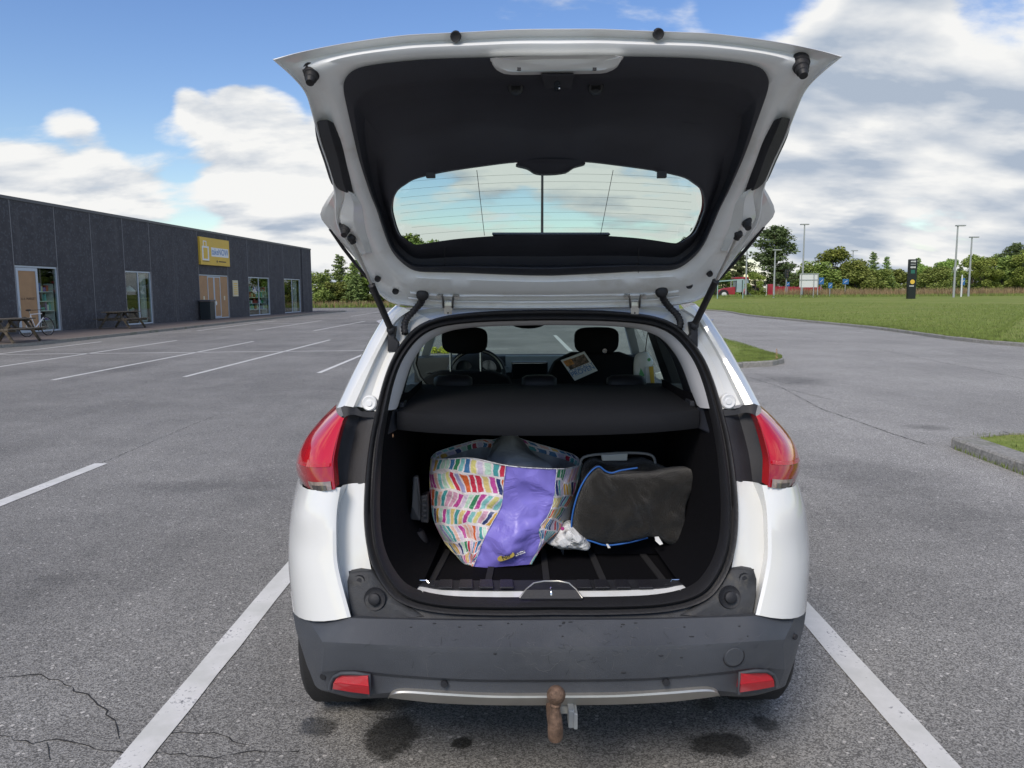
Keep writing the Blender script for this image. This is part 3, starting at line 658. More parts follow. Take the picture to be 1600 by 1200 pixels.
# bicycle
def bicycle(loc, rz):
    mat('bike_white', (.7, .7, .72), .3, coat=.5)
    r_ = empty('bicycle', (0, 0, 0), 'white and black bicycle leaning by the boarded shop door', 'bicycle')
    for y, nm in ((-.53, 'wheel'), (.53, 'wheel')):
        m_ = MB(); m_.tube([(0, y+.34*math.cos(a), .34+.34*math.sin(a)) for a in [i*math.pi/14 for i in range(28)]], .018, 6, closed=True); wh = m_.build('wheel', MAT['tyre'], r_, smooth=60)
        m_ = MB(); m_.tube([(0, y+.312*math.cos(a), .34+.312*math.sin(a)) for a in [i*math.pi/14 for i in range(28)]], .008, 5, closed=True)
        for i in range(14):
            a = i*math.pi/7; m_.bar((0, y, .34), (0, y+.31*math.cos(a), .34+.31*math.sin(a)), .004)
        m_.cyl((-.03, y, .34), (.03, y, .34), .02, n=8); m_.build('rim', MAT['steel'], wh)
    m_ = MB(); BB = V((0, -.08, .30)); ST = V((0, -.22, .80)); HT = V((0, .36, .82)); HB = V((0, .40, .66)); RA = V((0, -.53, .34)); FA = V((0, .53, .34))
    for a, b, r in ((BB, ST, .018), (BB, HB, .022), (ST, HT, .016), (BB, RA, .01), (ST*.9+BB*.1, RA, .01)): m_.tube([a, b], r, 8)
    m_.build('frame', MAT['bike_white'], r_, smooth=40)
    m_ = MB(); m_.tube([HT, HB, lerp(HB, FA, .3)+V((0, 0, 0)), FA], .014, 6); m_.build('fork', MAT['ink'], r_, smooth=40)
    m_ = MB(); m_.tube([HT, HT+V((0, -.03, .14))], .012, 6); m_.tube([(-.30, .22, .98), (-.2, .32, .97), (0, .33, .96), (.2, .32, .97), (.30, .22, .98)], .012, 6); m_.build('handlebar', MAT['ink'], r_, smooth=40)
    m_ = MB(); m_.tube([ST, ST+V((0, -.04, .14))], .012, 6); m_.build('seat_post', MAT['steel'], r_)
    m_ = MB(); m_.sphere((0, -.27, .96), .13, 10, sc=(.55, 1, .3)); m_.build('saddle', MAT['ink'], r_, smooth=60)
    m_ = MB(); m_.lathe(BB-V((.02, 0, 0)), (1, 0, 0), [(.09, 0), (.09, .01)], 16); m_.bar(BB+V((.04, 0, 0)), BB+V((.04, .1, -.13)), .015); m_.bar(BB+V((-.04, 0, 0)), BB+V((-.04, -.1, .13)), .015); m_.build('crank', MAT['ink'], r_)
    m_ = MB(); m_.tube([(0, -.53+.37*math.cos(a), .34+.37*math.sin(a)) for a in [math.pi*.15+i*math.pi/12 for i in range(10)]], .015, 5); m_.build('mudguard', MAT['ink'], r_)
    r_.location = loc; r_.rotation_euler = (0, math.radians(-6), rz)
p = G(60, 525, .1); bicycle(p, rzw+math.radians(-4))
# ================================================================== TREES AND FAR THINGS
def foliage_mat(name, c1, c2, c3=None):
    m_ = bpy.data.materials.new(name); m_.use_nodes = True; t = m_.node_tree; b = t.nodes['Principled BSDF']
    ov = t.nodes.new('ShaderNodeTexCoord').outputs['Object']; oi = t.nodes.new('ShaderNodeObjectInfo')
    ge = t.nodes.new('ShaderNodeNewGeometry')
    c = mixc(t, smooth(t, noise_(t, ov, .8, 4, .6), .35, .65), c1, c2)
    c = mixc(t, math_(t, 'MULTIPLY', ge.outputs['Random Per Island'], .5), c, tuple(x*1.6 for x in c2))
    if c3: c = mixc(t, math_(t, 'MULTIPLY', smooth(t, noise_(t, ov, .5, 3, .6), .55, .7), .35), c, c3)
    h = t.nodes.new('ShaderNodeHueSaturation'); t.links.new(c, h.inputs['Color'])
    t.links.new(math_(t, 'MULTIPLY_ADD', oi.outputs['Random'], .05, .475), h.inputs['Hue']); t.links.new(math_(t, 'MULTIPLY_ADD', oi.outputs['Random'], .5, .8), h.inputs['Value'])
    t.links.new(h.outputs[0], b.inputs['Base Color']); b.inputs['Roughness'].default_value = .8; b.inputs['Specular IOR Level'].default_value = .15
    MAT[name] = m_
foliage_mat('leaf_pine', (.065, .095, .040), (.10, .14, .055)); foliage_mat('leaf_green', (.12, .175, .036), (.21, .27, .062), (.28, .25, .06)); foliage_mat('leaf_olive', (.12, .165, .038), (.20, .245, .065), (.30, .23, .06)); foliage_mat('leaf_fir', (.12, .175, .055), (.20, .26, .09))
mat('bark', (.085, .07, .055), .9, var=.3, vscale=4)
def leaves(rnd, clumps, n, size, mb):
    tot = sum(c[1]**2 for c in clumps)
    for (c, r, fl) in clumps:
        k = int(n*r*r/tot)
        for _ in range(k):
            d = V((rnd.gauss(0, 1), rnd.gauss(0, 1), rnd.gauss(0, 1))); d.normalize(); d *= r*rnd.random()**.38
            p = V(c)+V((d.x, d.y, d.z*fl)); s_ = size*rnd.uniform(.5, 1.2)
            a = V((rnd.uniform(-1, 1), rnd.uniform(-1, 1), rnd.uniform(-.6, .6))).normalized()*s_; b = V((rnd.uniform(-1, 1), rnd.uniform(-1, 1), rnd.uniform(-.8, .8))).normalized()*s_*.8
            q = len(mb.v); mb.v += [p-a, p+b, p+a, p-b]; mb.f.append((q, q+1, q+2, q+3)); mb.mi.append(0)
def trunk(mb, pts, r0, r1=.02): mb.tube(pts, lambda i: r0+(r1-r0)*i/(len(pts)-1), 7)
def tree_proto(kind, seed):
    rnd = random.Random(seed); H = 1.0; r_ = bpy.data.objects.new({'pine': 'pine_tree', 'broad': 'broadleaf_tree', 'fir': 'conifer_tree', 'thicket': 'bushy_tree'}[kind], None); COL.objects.link(r_)
    tr = MB(); cl = []
    if kind == 'broad':
        trunk(tr, [(0, 0, -.3), (.1, 0, 2), (-.1, .1, 4), (.05, 0, 6)], .2)
        for i in range(26):
            a = rnd.uniform(0, 6.28); z = rnd.uniform(1.0, 7.6); rad = 2.9*math.sin(math.pi*min(.98, (z+.6)/8.6))**.6*rnd.random()**.5; c = V((rad*math.cos(a), rad*math.sin(a), z)); cl.append((c, rnd.uniform(.7, 1.35), .8)); trunk(tr, [(0, 0, z*.5), lerp(V((0, 0, z*.6)), c, .5), c], .06, .01)
        n, sz, mt = 9000, .19, 'leaf_green'
    elif kind == 'thicket':
        for k in range(4):
            x = rnd.uniform(-1.5, 1.5); trunk(tr, [(x*.3, 0, -.3), (x*.6, .1, 1.5), (x, 0, 3.2)], .09)
        for i in range(26):
            a = rnd.uniform(0, 6.28); z = rnd.uniform(.3, 5.2); rad = 2.7*(1-max(0, z-2)/5.5)*rnd.random()**.5; cl.append((V((rad*math.cos(a), rad*math.sin(a), z)), rnd.uniform(.6, 1.2), .9))
        n, sz, mt = 8500, .17, 'leaf_olive'
    elif kind == 'fir':
        trunk(tr, [(0, 0, -.3), (0, 0, 4), (0.05, 0, 7.4)], .13)
        for i in range(17):
            z = .6+i*.40; R = 2.1*(1-z/7.9)+.12; m = 7 if z < 5 else 4
            for k in range(m):
                a = k*6.283/m+rnd.uniform(-.4, .4); e = V((R*math.cos(a), R*math.sin(a), z+rnd.uniform(-.1, .5))); trunk(tr, [(0, 0, z), e], .03, .008)
                for q in (.3, .6, .85, 1.0): cl.append((lerp(V((0, 0, z)), e, q), .16+.22*(1-q)+R*.06, .6))
        n, sz, mt = 5000, .15, 'leaf_fir'
    else:
        trunk(tr, [(0, 0, -.3), (.1, 0, 3), (-.15, .1, 6), (.1, 0, 9.4)], .22)
        for i in range(64):
            z = 1.4+8.2*(i+rnd.random())/64; R = interp([(1.4, 2.6), (3, 3.6), (6, 3.3), (8.2, 2.3), (9.6, .7)], z)*rnd.uniform(.4, 1.05); a = rnd.uniform(0, 6.28); e = V((R*math.cos(a), R*math.sin(a), z+R*.12)); trunk(tr, [(0, 0, z-.3), lerp(V((0, 0, z)), e, .6)-V((0, 0, .15)), e], .05, .012)
            for q in (.35, .7, 1.0): cl.append((lerp(V((0, 0, z)), e, q)+V((rnd.uniform(-.3, .3), rnd.uniform(-.3, .3), .1)), rnd.uniform(.5, .95), .5))
        n, sz, mt = 11000, .17, 'leaf_pine'
    tr.build('trunk', MAT['bark'], r_, smooth=50)
    lm = MB(); leaves(rnd, cl, n, sz, lm); lm.build('crown', MAT[mt], r_, recalc=False)
    return r_
PR = {k: [tree_proto(k, s_) for s_ in ss] for k, ss in (('broad', (1, 2, 3)), ('thicket', (4, 5, 6)), ('fir', (7, 8)), ('pine', (9, 10)))}
used = set(); trees = []
def place(kind, px, topy, Y, zb, label, group, wide=1.0, var=None):
    i = len(trees); ps = PR[kind]; pr = ps[(i if var is None else var) % len(ps)]
    o = pr if pr.name not in used else copy_tree(pr); used.add(pr.name)
    base = U(px, 460, Y); top = U(px, topy, Y); h0 = {'broad': 8.3, 'thicket': 5.9, 'fir': 7.6, 'pine': 10.2}[kind]; s_ = (top.z-zb)/h0
    o.location = (base.x, Y, zb); o.rotation_euler = (0, 0, random.uniform(0, 6.28)); o.scale = (s_*wide, s_*wide, s_)
    if 'label' in o: del o['label']
    tag(o, label, 'tree', group); trees.append(o); return o
GR = 'trees beyond the lawn'
place('pine', 1208, 350, 98, .9, 'tallest pine, broad and dark, standing behind the red tractor', GR, 1.25, 0)
place('pine', 1150, 392, 104, .9, 'dark pine just left of the tallest pine, partly behind the raised tailgate', GR, 1.1, 1)
place('pine', 1092, 351, 96, .9, 'pine whose tip shows at the right edge of the raised rear window', GR, .9, 1)
place('broad', 1252, 420, 108, .9, 'low olive broadleaf tree right behind the white sign board', GR, 1.0)
place('broad', 1300, 384, 106, .9, 'rounded yellow-green broadleaf tree right of the white sign board', GR, 1.15)
place('broad', 1180, 425, 92, .9, 'low green broadleaf tree directly behind the tractor cab', GR, 1.2)
xs = [(1338, 405, 'thicket'), (1362, 392, 'fir'), (1383, 400, 'fir'), (1350, 418, 'thicket'), (1375, 420, 'thicket'), (1400, 418, 'thicket'), (1432, 402, 'fir'), (1442, 412, 'broad'), (1463, 414, 'thicket'), (1480, 402, 'broad'), (1498, 412, 'fir'),
      (1518, 398, 'broad'), (1540, 400, 'broad'), (1556, 396, 'broad'), (1580, 378, 'pine'), (1572, 400, 'thicket'), (1600, 388, 'broad'), (1625, 392, 'broad'), (1655, 385, 'pine'), (1690, 395, 'broad'), (1318, 412, 'thicket'), (1275, 408, 'thicket'), (1530, 425, 'thicket'), (1600, 420, 'thicket'), (1225, 425, 'thicket'), (1128, 420, 'thicket'), (1108, 430, 'broad')]
near = [(1338, 'right of the round yellow-green tree'), (1362, 'second small fir left of the black pylon'), (1383, 'fir nearest the left of the black pylon'), (1350, 'low between the two firs and the round tree'), (1375, 'low below the two firs left of the pylon'), (1400, 'immediately left of the black pylon'), (1432, 'its tips showing over the top of the black pylon'), (1442, 'immediately right of the black pylon'),
        (1463, 'midway between the pylon and the taller lamp post'), (1480, 'just left of the taller lamp post'), (1498, 'just behind the taller lamp post'), (1518, 'behind the shorter right lamp post'), (1540, 'first right of the shorter right lamp post'), (1556, 'second right of the shorter right lamp post'), (1580, 'highest tip near the right edge of the photo'), (1572, 'below the high pine near the right edge'),
        (1600, 'cut by the right edge of the photo'), (1625, 'just outside the right edge'), (1655, 'dark pine outside the right edge'), (1690, 'farthest tree outside the right edge'), (1318, 'tucked at the right foot of the round yellow-green tree'), (1275, 'between the white sign board and the round tree'), (1530, 'low in front of the right lamp posts'), (1600, 'low at the right edge of the photo'), (1225, 'low behind the red trailer'), (1128, 'low behind the metal gantry frame'), (1108, 'at the edge of the raised tailgate')]
nm = {'thicket': 'bushy olive tree ', 'fir': 'small pointed green fir ', 'broad': 'leafy green tree ', 'pine': 'dark pine '}
for i, ((px, ty, k), (_, lb)) in enumerate(zip(xs, near)):
    place(k, px, ty, 100+((i*13) % 17), .9, (nm[k]+lb).replace('dark pine dark pine', 'dark pine'), GR, 1.0 if k != 'thicket' else 1.35)
GL = 'trees at the far left end of the car park'
for i, (px, ty, k, wd, lb) in enumerate([(497, 425, 'thicket', 1.2, 'bushy green tree touching the corner of the shop building'), (512, 420, 'fir', 1.2, 'small light green conifer just right of the building corner'), (532, 396, 'fir', 1.3, 'tallest light green conifer between building and car'), (553, 410, 'fir', 1.2, 'pale conifer in front of the raised strut'), (572, 400, 'broad', 1.1, 'broadleaf tree half hidden by the left strut'), (590, 410, 'thicket', 1.3, 'bushy tree hidden behind the left strut base'),
     (522, 440, 'thicket', 1.5, 'low dark hedge-like tree at the verge left of the conifers'), (560, 440, 'thicket', 1.5, 'low dark hedge-like tree at the verge by the strut'), (640, 368, 'broad', 1.1, 'tree whose top shows at the lower left corner of the raised window'), (662, 374, 'thicket', 1.0, 'second tree top seen through the raised window'), (620, 395, 'broad', 1.1, 'tree behind the left tailgate frame')]):
    place(k, px, ty, 93+(i % 3)*3, -.1, lb, GL, wd)
# trees all the way round, ahead of and beside the car park
GO = 'trees along the far edge ahead of the car'
for i, px in enumerate(range(700, 1090, 32)):
    place(('broad', 'thicket', 'fir')[i % 3], px, 425-((i*7) % 5)*4, 112+(i*5) % 9, 0, 'tree beyond the car park ahead of the car, %s from the left of its row' % ['first', 'second', 'third', 'fourth', 'fifth', 'sixth', 'seventh', 'eighth', 'ninth', 'tenth', 'eleventh', 'twelfth', 'thirteenth'][i], GO, 1.2)
# dry grass
def strip(x0, x1, y0, y1, zf):
    return lambda r: V((r.uniform(x0, x1), r.uniform(y0, y1), zf))
blades('dry_grass', strip(31, 72, 88, 92, .95), 9000, 1.0, .05, MAT['blade_dry'], 11, .25)
blades('dry_grass', strip(-24, -4, 87, 92, -.05), 3500, .85, .05, MAT['blade_dry'], 12, .25)
blades('verge_grass', strip(-24, -4, 86.5, 90, 0), 3000, .6, .05, MAT['blade'], 14, .25)
blades('verge_grass', strip(20, 60, 84, 90, .95), 5000, .35, .05, MAT['blade'], 13, .25)
m_ = MB(); m_.add([(-30, 86.2, .02), (7, 86.2, .02), (7, 93, .02), (-30, 93, .02)], [(0, 1, 2, 3)]); tag(m_.build('verge', MAT['grass']), kind='structure')
# ------------------------------------------------------------------ lamp posts, masts, signs
mat('galv', (.34, .36, .36), .5, metal=.3); mat('road_blue', (.03, .13, .33), .4); mat('board_white', (.62, .64, .63), .5); mat('red_machine', (.30, .02, .035), .4, coat=.3, var=.1, vscale=2); mat('black_sign', (.008, .012, .014), .3); mat('green_frame', (.25, .38, .36), .5); mat('pylon_green', (.02, .12, .09), .5); mat('far_glass', (.30, .40, .44), .1); mat('yellow_plant', (.45, .48, .05), .8, var=.3)
def lamp(px, topy, Y, label, arm=1):
    b_ = U(px, 461, Y); zt = U(px, topy, Y).z; zb = .9 if px > 700 else 0
    r_ = empty('lamp_post', (b_.x, Y, zb), label, 'lamp post', 'tall lamp posts round the lawn')
    m_ = MB(); m_.cyl((b_.x, Y, zb-.2), (b_.x, Y, zt), .12, .07, 10); m_.build('pole', MAT['galv'], r_, smooth=40)
    m_ = MB(); m_.bar((b_.x, Y, zt-.02), (b_.x+arm*.35, Y, zt+.02), .06); m_.build('arm', MAT['galv'], r_)
    m_ = MB(); m_.box((b_.x+arm*.55, Y, zt+.03), (.95 if abs(arm) < 2 else 1.2, .35, .12)); m_.build('lamp_head', MAT['galv'], r_, bevel=.02)
lamp(1253, 351, 88, 'tallest slim lamp post rising beside the white sign board', 0)
lamp(1209, 391, 86, 'short lamp post between tractor and trailer', .4)
lamp(1165, 385, 90, 'lamp post behind the tractor at the strut', .4)
lamp(1490, 353, 80, 'taller of the two lamp posts right of the black pylon', .5)
lamp(1513, 371, 84, 'shorter lamp post farthest right', .4)
lamp(1330, 392, 125, 'faint distant lamp post beyond the round tree', .4)
def at(px, py, Y): return U(px, py, Y)
# white sign board seen from behind
r_ = empty('sign_board', V((at(1264, 461, 86).x, 86, .95)), 'large white sign board on posts in front of the red trailer', 'sign')
A, B = at(1249, 449, 86), at(1279, 427.5, 86)
m_ = MB(); m_.box(((A.x+B.x)/2, 86, (A.z+B.z)/2), (B.x-A.x, .06, B.z-A.z)); m_.build('board', MAT['board_white'], r_)
for q in (.08, .75, .97):
    m_ = MB(); m_.cyl((lerp(A.x, B.x, q), 85.92, .8), (lerp(A.x, B.x, q), 85.92, B.z), .05, n=8); m_.build('post', MAT['galv'], r_)
m_ = MB(); m_.box(((A.x+B.x)/2, 85.93, lerp(A.z, B.z, .55)), (B.x-A.x, .05, .05)); m_.box(((A.x+B.x)/2, 85.93, B.z), (B.x-A.x+.1, .08, .06)); m_.build('rail', MAT['galv'], r_)
def roadsign(px, py, Y, w_, h_, label, mt='road_blue'):
    c_ = at(px, py, Y); r_ = empty('road_sign', (c_.x, Y, .9), label, 'road sign', 'small blue road signs by the road')
    m_ = MB(); m_.box((c_.x, Y-.06, c_.z), (w_, .04, h_)); m_.build('sign_face', MAT[mt], r_, bevel=.005)
    m_ = MB(); m_.cyl((c_.x, Y, .8), (c_.x, Y, c_.z+h_/2), .05, n=8); m_.build('post', MAT['galv'], r_)
    m_ = MB(); m_.bar((c_.x-w_*.25, Y-.085, c_.z-h_*.2), (c_.x+w_*.25, Y-.085, c_.z+h_*.2), .05); m_.build('marking', MAT['board_white'], r_)
roadsign(1297, 446, 88, .45, .6, 'small narrow blue road sign right of the white board')
roadsign(1321, 440, 90, .7, .6, 'larger blue road sign farther right of the white board')
roadsign(1283, 439, 92, .6, .8, 'blue road sign half hidden behind the white board')
roadsign(1231, 444, 90, .35, .5, 'blue road sign above the red trailer')
roadsign(1504, 440, 84, .45, .75, 'blue road sign between the two right lamp posts')
# traffic light
c_ = at(1229, 428, 90); r_ = empty('traffic_light', (c_.x, 90, .9), 'black traffic light on a pole above the trailer', 'traffic light')
m_ = MB(); m_.box((c_.x, 89.9, c_.z), (.4, .3, 1.0)); m_.build('signal_head', MAT['black_sign'], r_, bevel=.03)
m_ = MB(); m_.cyl((c_.x, 90, .8), (c_.x, 90, c_.z-.4), .07, n=8); m_.build('pole', MAT['galv'], r_)
for k in (-1, 0, 1):
    m_ = MB(); m_.cyl((c_.x, 89.76, c_.z+k*.3), (c_.x, 89.70, c_.z+k*.3), .11, n=10); m_.build('signal_hood', MAT['ink'], r_)
# low white post right
c_ = at(1504, 424, 82); r_ = empty('marker_post', (c_.x, 82, .9), 'plain pale post standing between the two right lamp posts', 'post'); m_ = MB(); m_.cyl((c_.x, 82, .8), (c_.x, 82, c_.z-.4), .07, n=8); m_.build('post_shaft', MAT['board_white'], r_); m_ = MB(); m_.sphere((c_.x, 82, c_.z-.4), .07, 8); m_.build('post_cap', MAT['galv'], r_)
# black pylon sign
Yp = 76; A, B = at(1419, 461.5, Yp), at(1434, 405, Yp); r_ = empty('pylon_sign', ((A.x+B.x)/2, Yp, .9), 'tall black pylon sign with a yellow disc on the lawn edge', 'sign')
cx_ = (A.x+B.x)/2; W_ = B.x-A.x; H_ = B.z-.75
m_ = MB(); m_.box((cx_, Yp+.2, .75+H_/2), (W_, .4, H_)); m_.build('pylon_body', MAT['black_sign'], r_, bevel=.03)
def bars(zq, h, x0, x1, mt, nm_, seg=0):
    m_ = MB(); x = x0; rnd = random.Random(int(zq*100))
    if seg:
        while x < x1:
            ww = rnd.uniform(.05, .1); m_.box((cx_+W_*x+ww/2, Yp-.004, .75+H_*zq), (ww, .01, h*rnd.uniform(.7, 1))); x += (ww+.025)/W_
    else: m_.box((cx_+W_*(x0+x1)/2, Yp-.004, .75+H_*zq), (W_*(x1-x0), .01, h))
    m_.build(nm_, MAT[mt], r_)
bars(.945, .17, -.38, .25, 'board_white', 'top_lettering', 1); bars(.875, .13, -.38, .25, 'galv', 'small_lettering', 1); bars(.80, .18, -.38, .25, 'board_white', 'second_lettering', 1); bars(.69, .36, -.32, .22, 'pylon_green', 'green_panel'); bars(.33, .12, -.4, .18, 'board_white', 'lower_lettering', 1)
m_ = MB(); m_.lathe((cx_-.04*W_, Yp-.004, .75+H_*.435), (0, -1, 0), [(.22, 0), (.22, .015)], 18); m_.build('yellow_disc', MAT['sign_yellow'], r_)
# gantry frame (pale green goal-like frame)
Yg = 84; A, B = at(1121, 461, Yg), at(1161.5, 436.5, Yg); r_ = empty('bus_shelter_frame', ((A.x+B.x)/2, Yg, .9), 'pale green open metal frame in front of the red tractor', 'frame')
for x in (A.x, B.x):
    m_ = MB(); m_.cyl((x, Yg, .8), (x, Yg, B.z), .05, n=8); m_.build('post', MAT['green_frame'], r_)
m_ = MB(); m_.bar((A.x, Yg, B.z-.2), (B.x, Yg, B.z), .09, .12); m_.build('top_beam', MAT['green_frame'], r_)
# tractor
def tractor():
    Y = 95; c0 = at(1150, 462, Y); x0 = c0.x; zb = .62; r_ = empty('tractor', (x0, Y, zb), 'red tractor with a glazed cab driving left beyond the lawn', 'tractor')
    def X(px): return at(px, 455, Y).x
    m_ = MB(); m_.loft([[V((x, Y-.55*k, z)) for k in (-1, -.7, .7, 1)] for x, z in ((X(1121), 1.35), (X(1124), 1.75), (X(1146), 2.05))]); 
    m_ = MB(); m_.prism([(X(1121), Y-.5, 1.2), (X(1122), Y-.5, 1.75), (X(1130), Y-.5, 2.0), (X(1147), Y-.5, 2.15), (X(1147), Y-.5, 1.2)], (0, 1.0, 0)); m_.build('hood', MAT['red_machine'], r_, bevel=.06)
    m_ = MB(); m_.prism([(X(1147), Y-.7, 1.5), (X(1147.5), Y-.7, 3.1), (X(1166), Y-.7, 3.1), (X(1169), Y-.7, 1.9), (X(1160), Y-.7, 1.5)], (0, 1.4, 0)); cb = m_.build('cab_glass', MAT['far_glass'], r_)
    m_ = MB()
    for a, b in (((1147, 1.5), (1147.5, 3.1)), ((1157, 1.5), (1157, 3.1)), ((1166, 3.1), (1169, 1.9))): m_.bar((X(a[0]), Y-.73, a[1]), (X(b[0]), Y-.73, b[1]), .08)
    m_.build('cab_frame', MAT['black_sign'], r_)
    m_ = MB(); m_.box(((X(1146)+X(1168))/2, Y, 3.2), (X(1168)-X(1146)+.2, 1.6, .22)); m_.build('cab_roof', MAT['red_machine'], r_, bevel=.05)
    m_ = MB(); m_.tube([(X(1172)+1.1*math.cos(a), Y-.8, 1.15+1.05*math.sin(a)) for a in [math.pi*(.05+.09*i) for i in range(11)]], .16, 6); m_.build('fender', MAT['red_machine'], r_)
    for px, r, nm_ in ((1172, .85, 'rear_wheel'), (1128, .6, 'front_wheel')):
        for s_ in (-1, 1):
            m_ = MB(); m_.cyl((X(px), Y+s_*.62, zb+r), (X(px), Y+s_*1.0, zb+r), r, n=20); wh = m_.build(nm_, MAT['tyre'], r_, bevel=.05)
            m_ = MB(); m_.cyl((X(px), Y+s_*.6, zb+r), (X(px), Y+s_*1.03, zb+r), r*.5, n=16); m_.build('wheel_hub', MAT['board_white'], wh)
    m_ = MB(); m_.cyl((X(1143), Y+.3, 2.1), (X(1143), Y+.3, 3.0), .06, n=8); m_.build('exhaust', MAT['galv'], r_)
    m_ = MB(); m_.sphere((X(1126), Y-.52, 1.5), .12, 8); m_.build('headlight', MAT['board_white'], r_)
tractor()
Y = 96; r_ = empty('farm_trailer', V((at(1240, 461, Y).x, Y, .4)), 'long red farm trailer behind the white sign board', 'trailer')
A, B = at(1207, 458, Y), at(1279, 448.5, Y)
m_ = MB(); m_.prism([(A.x, Y-1.1, 1.25), (A.x-.3, Y-1.1, B.z+.1), (B.x, Y-1.1, B.z-.05), (B.x, Y-1.1, 1.25)], (0, 2.2, 0)); m_.build('trailer_bed', MAT['red_machine'], r_, bevel=.03)
for i in range(9):
    m_ = MB(); m_.box((lerp(A.x, B.x, (i+.5)/9), Y-1.14, 1.7), (.1, .08, 1.0)); m_.build('side_rib', MAT['red_machine'], r_)
m_ = MB(); m_.box((A.x-.55, Y-1, 1.6), (.9, .6, 1.7)); m_.build('front_machinery', MAT['red_machine'], r_, bevel=.1)
m_ = MB(); m_.box((A.x-1.15, Y-1.1, 1.5), (.12, .2, 1.8)); m_.build('stand_post', MAT['board_white'], r_)
for px in (1240, 1256):
    m_ = MB(); m_.cyl((at(px, 455, Y).x, Y-1, .9), (at(px, 455, Y).x, Y-.6, .9), .5, n=18); m_.build('wheel', MAT['tyre'], r_)
# low yellow shrub seen through the windscreen
p = G(690, 552); r_ = empty('flower_bush', (p.x, p.y, 0), 'low bright yellow bush seen through the windscreen beside the driver headrest', 'plant')
m_ = MB(); rnd = random.Random(3); leaves(rnd, [(V((p.x+rnd.uniform(-.45, .45), p.y+rnd.uniform(-.1, .1), .08)), .14, .7) for _ in range(10)], 900, .03, m_); m_.build('blooms', MAT['yellow_plant'], r_, recalc=False)
m_ = MB()
for k in range(8): m_.cyl((p.x+(k-4)*.1, p.y, 0), (p.x+(k-4)*.1+.03, p.y, .1), .006, n=5)
m_.build('stems', MAT['bark'], r_)
# weed stalk on the island tip
p = G(1213, 563, .1); r_ = empty('weed_stalk', p, 'thin reddish weed stalk at the tip of the grass island', 'plant'); m_ = MB(); m_.tube([p, p+V((.01, 0, .12)), p+V((-.01, 0, .26))], .004, 5); m_.build('stem', MAT['tan_board'], r_)
m_ = MB(); leaves(random.Random(2), [(p+V((0, 0, .05+.03*i)), .03, 1) for i in range(7)], 60, .012, m_); m_.build('leaf', MAT['tan_board'], r_, recalc=False)
# ================================================================== THE CAR
XC = 0.122
def mx(p): return V((2*XC-p.x, p.y, p.z))
def full(half): return half+[mx(p) for p in reversed(half[1:-1])]
car = empty('parked_car', (XC, 4.2, 0), 'white crossover car parked between two white lines with its tailgate raised', 'car')
def cw(x, y, z): return V((XC+x, y, z))
def cbuild(mb, name, mt, smooth=40, parent=None, mirror=False, **kw):
    if mirror:
        q = MB(); q.f = [tuple(reversed(f)) for f in mb.f]; q.mi = list(mb.mi); q.v = [mx(v) for v in mb.v]
        q.build(name, MAT[mt] if isinstance(mt, str) else mt, parent or car, smooth=smooth, **kw)
    return mb.build(name, MAT[mt] if isinstance(mt, str) else mt, parent or car, smooth=smooth, **kw)
def pair(fn, name, mt, **kw):
    """a part that exists once on each side"""
    for s_ in (0, 1):
        m_ = fn(MB())
        if s_: m_.v = [mx(v) for v in m_.v]
        cbuild(m_, name, mt, **kw)
RY = [(484, 2.72), (520, 2.68), (560, 2.62), (640, 2.52), (750, 2.42), (860, 2.36), (905, 2.34), (958, 2.30)]
def ry(py): return interp(RY, py)
def R(px, py, dy=0.0): return U(px, py, ry(py)+dy)
SO = [(860, 484), (940, 485), (1000, 490), (1035, 498), (1060, 511), (1083, 535), (1101, 563), (1115, 597), (1128, 640), (1140, 690), (1149, 750), (1152, 810), (1146, 862), (1128, 907), (1098, 937), (1040, 953), (950, 958), (860, 958)]
SI = [(860, 501), (940, 502), (998, 506), (1030, 513), (1052, 525), (1070, 543), (1086, 567), (1099, 599), (1110, 639), (1121, 690), (1128, 750), (1130, 810), (1125, 855), (1109, 893), (1083, 920), (1030, 934), (945, 938), (860, 938)]
def cl_half(pts, dy=0.0, sub=5): return catmull([R(x, y, dy) for x, y in pts], sub)
so_ = cl_half(SO); si_ = cl_half(SI)
def band(t, dy): return full([lerp(a, b, t)+V((0, dy, 0)) for a, b in zip(so_, si_)])
# --- weather seal: outer body lip, groove, inner bulb
m_ = MB(); m_.loft([band(0, .012), band(.0, -.012), band(.15, -.026), band(.32, -.022), band(.42, -.004), band(.52, -.004), band(.62, -.024), band(.8, -.030), band(.95, -.018), band(1, .03)], closed=True)
cbuild(m_, 'door_seal', 'seal', 75)
# --- pillar trim (pale) and the upper opening lining
TI = [(860, 508), (940, 509), (990, 513), (1018, 521), (1040, 533), (1056, 550), (1070, 572), (1082, 602), (1094, 637)]
ti = catmull([R(x, y, .07) for x, y in TI], 5); siu = si_[:len(ti)]
def arc(h): return [mx(p) for p in reversed(h[1:])]+h
m_ = MB(); m_.loft([[p+V((0, .01, 0)) for p in arc(siu)], [lerp(a, b, .5)+V((0, .0, 0)) for a, b in zip(arc(siu), arc(ti))], arc(ti), [p+V((0, .07, .003)) for p in arc(ti)]]); cbuild(m_, 'pillar_trim', 'headliner', 60)
q_ = ti[14:]; m_ = MB(); m_.loft([[p+V((0, .07, .003)) for p in q_], [p+V((.02, .34, .01)) for p in q_]]); cbuild(m_, 'quarter_trim', 'trim_panel', 60, mirror=True)
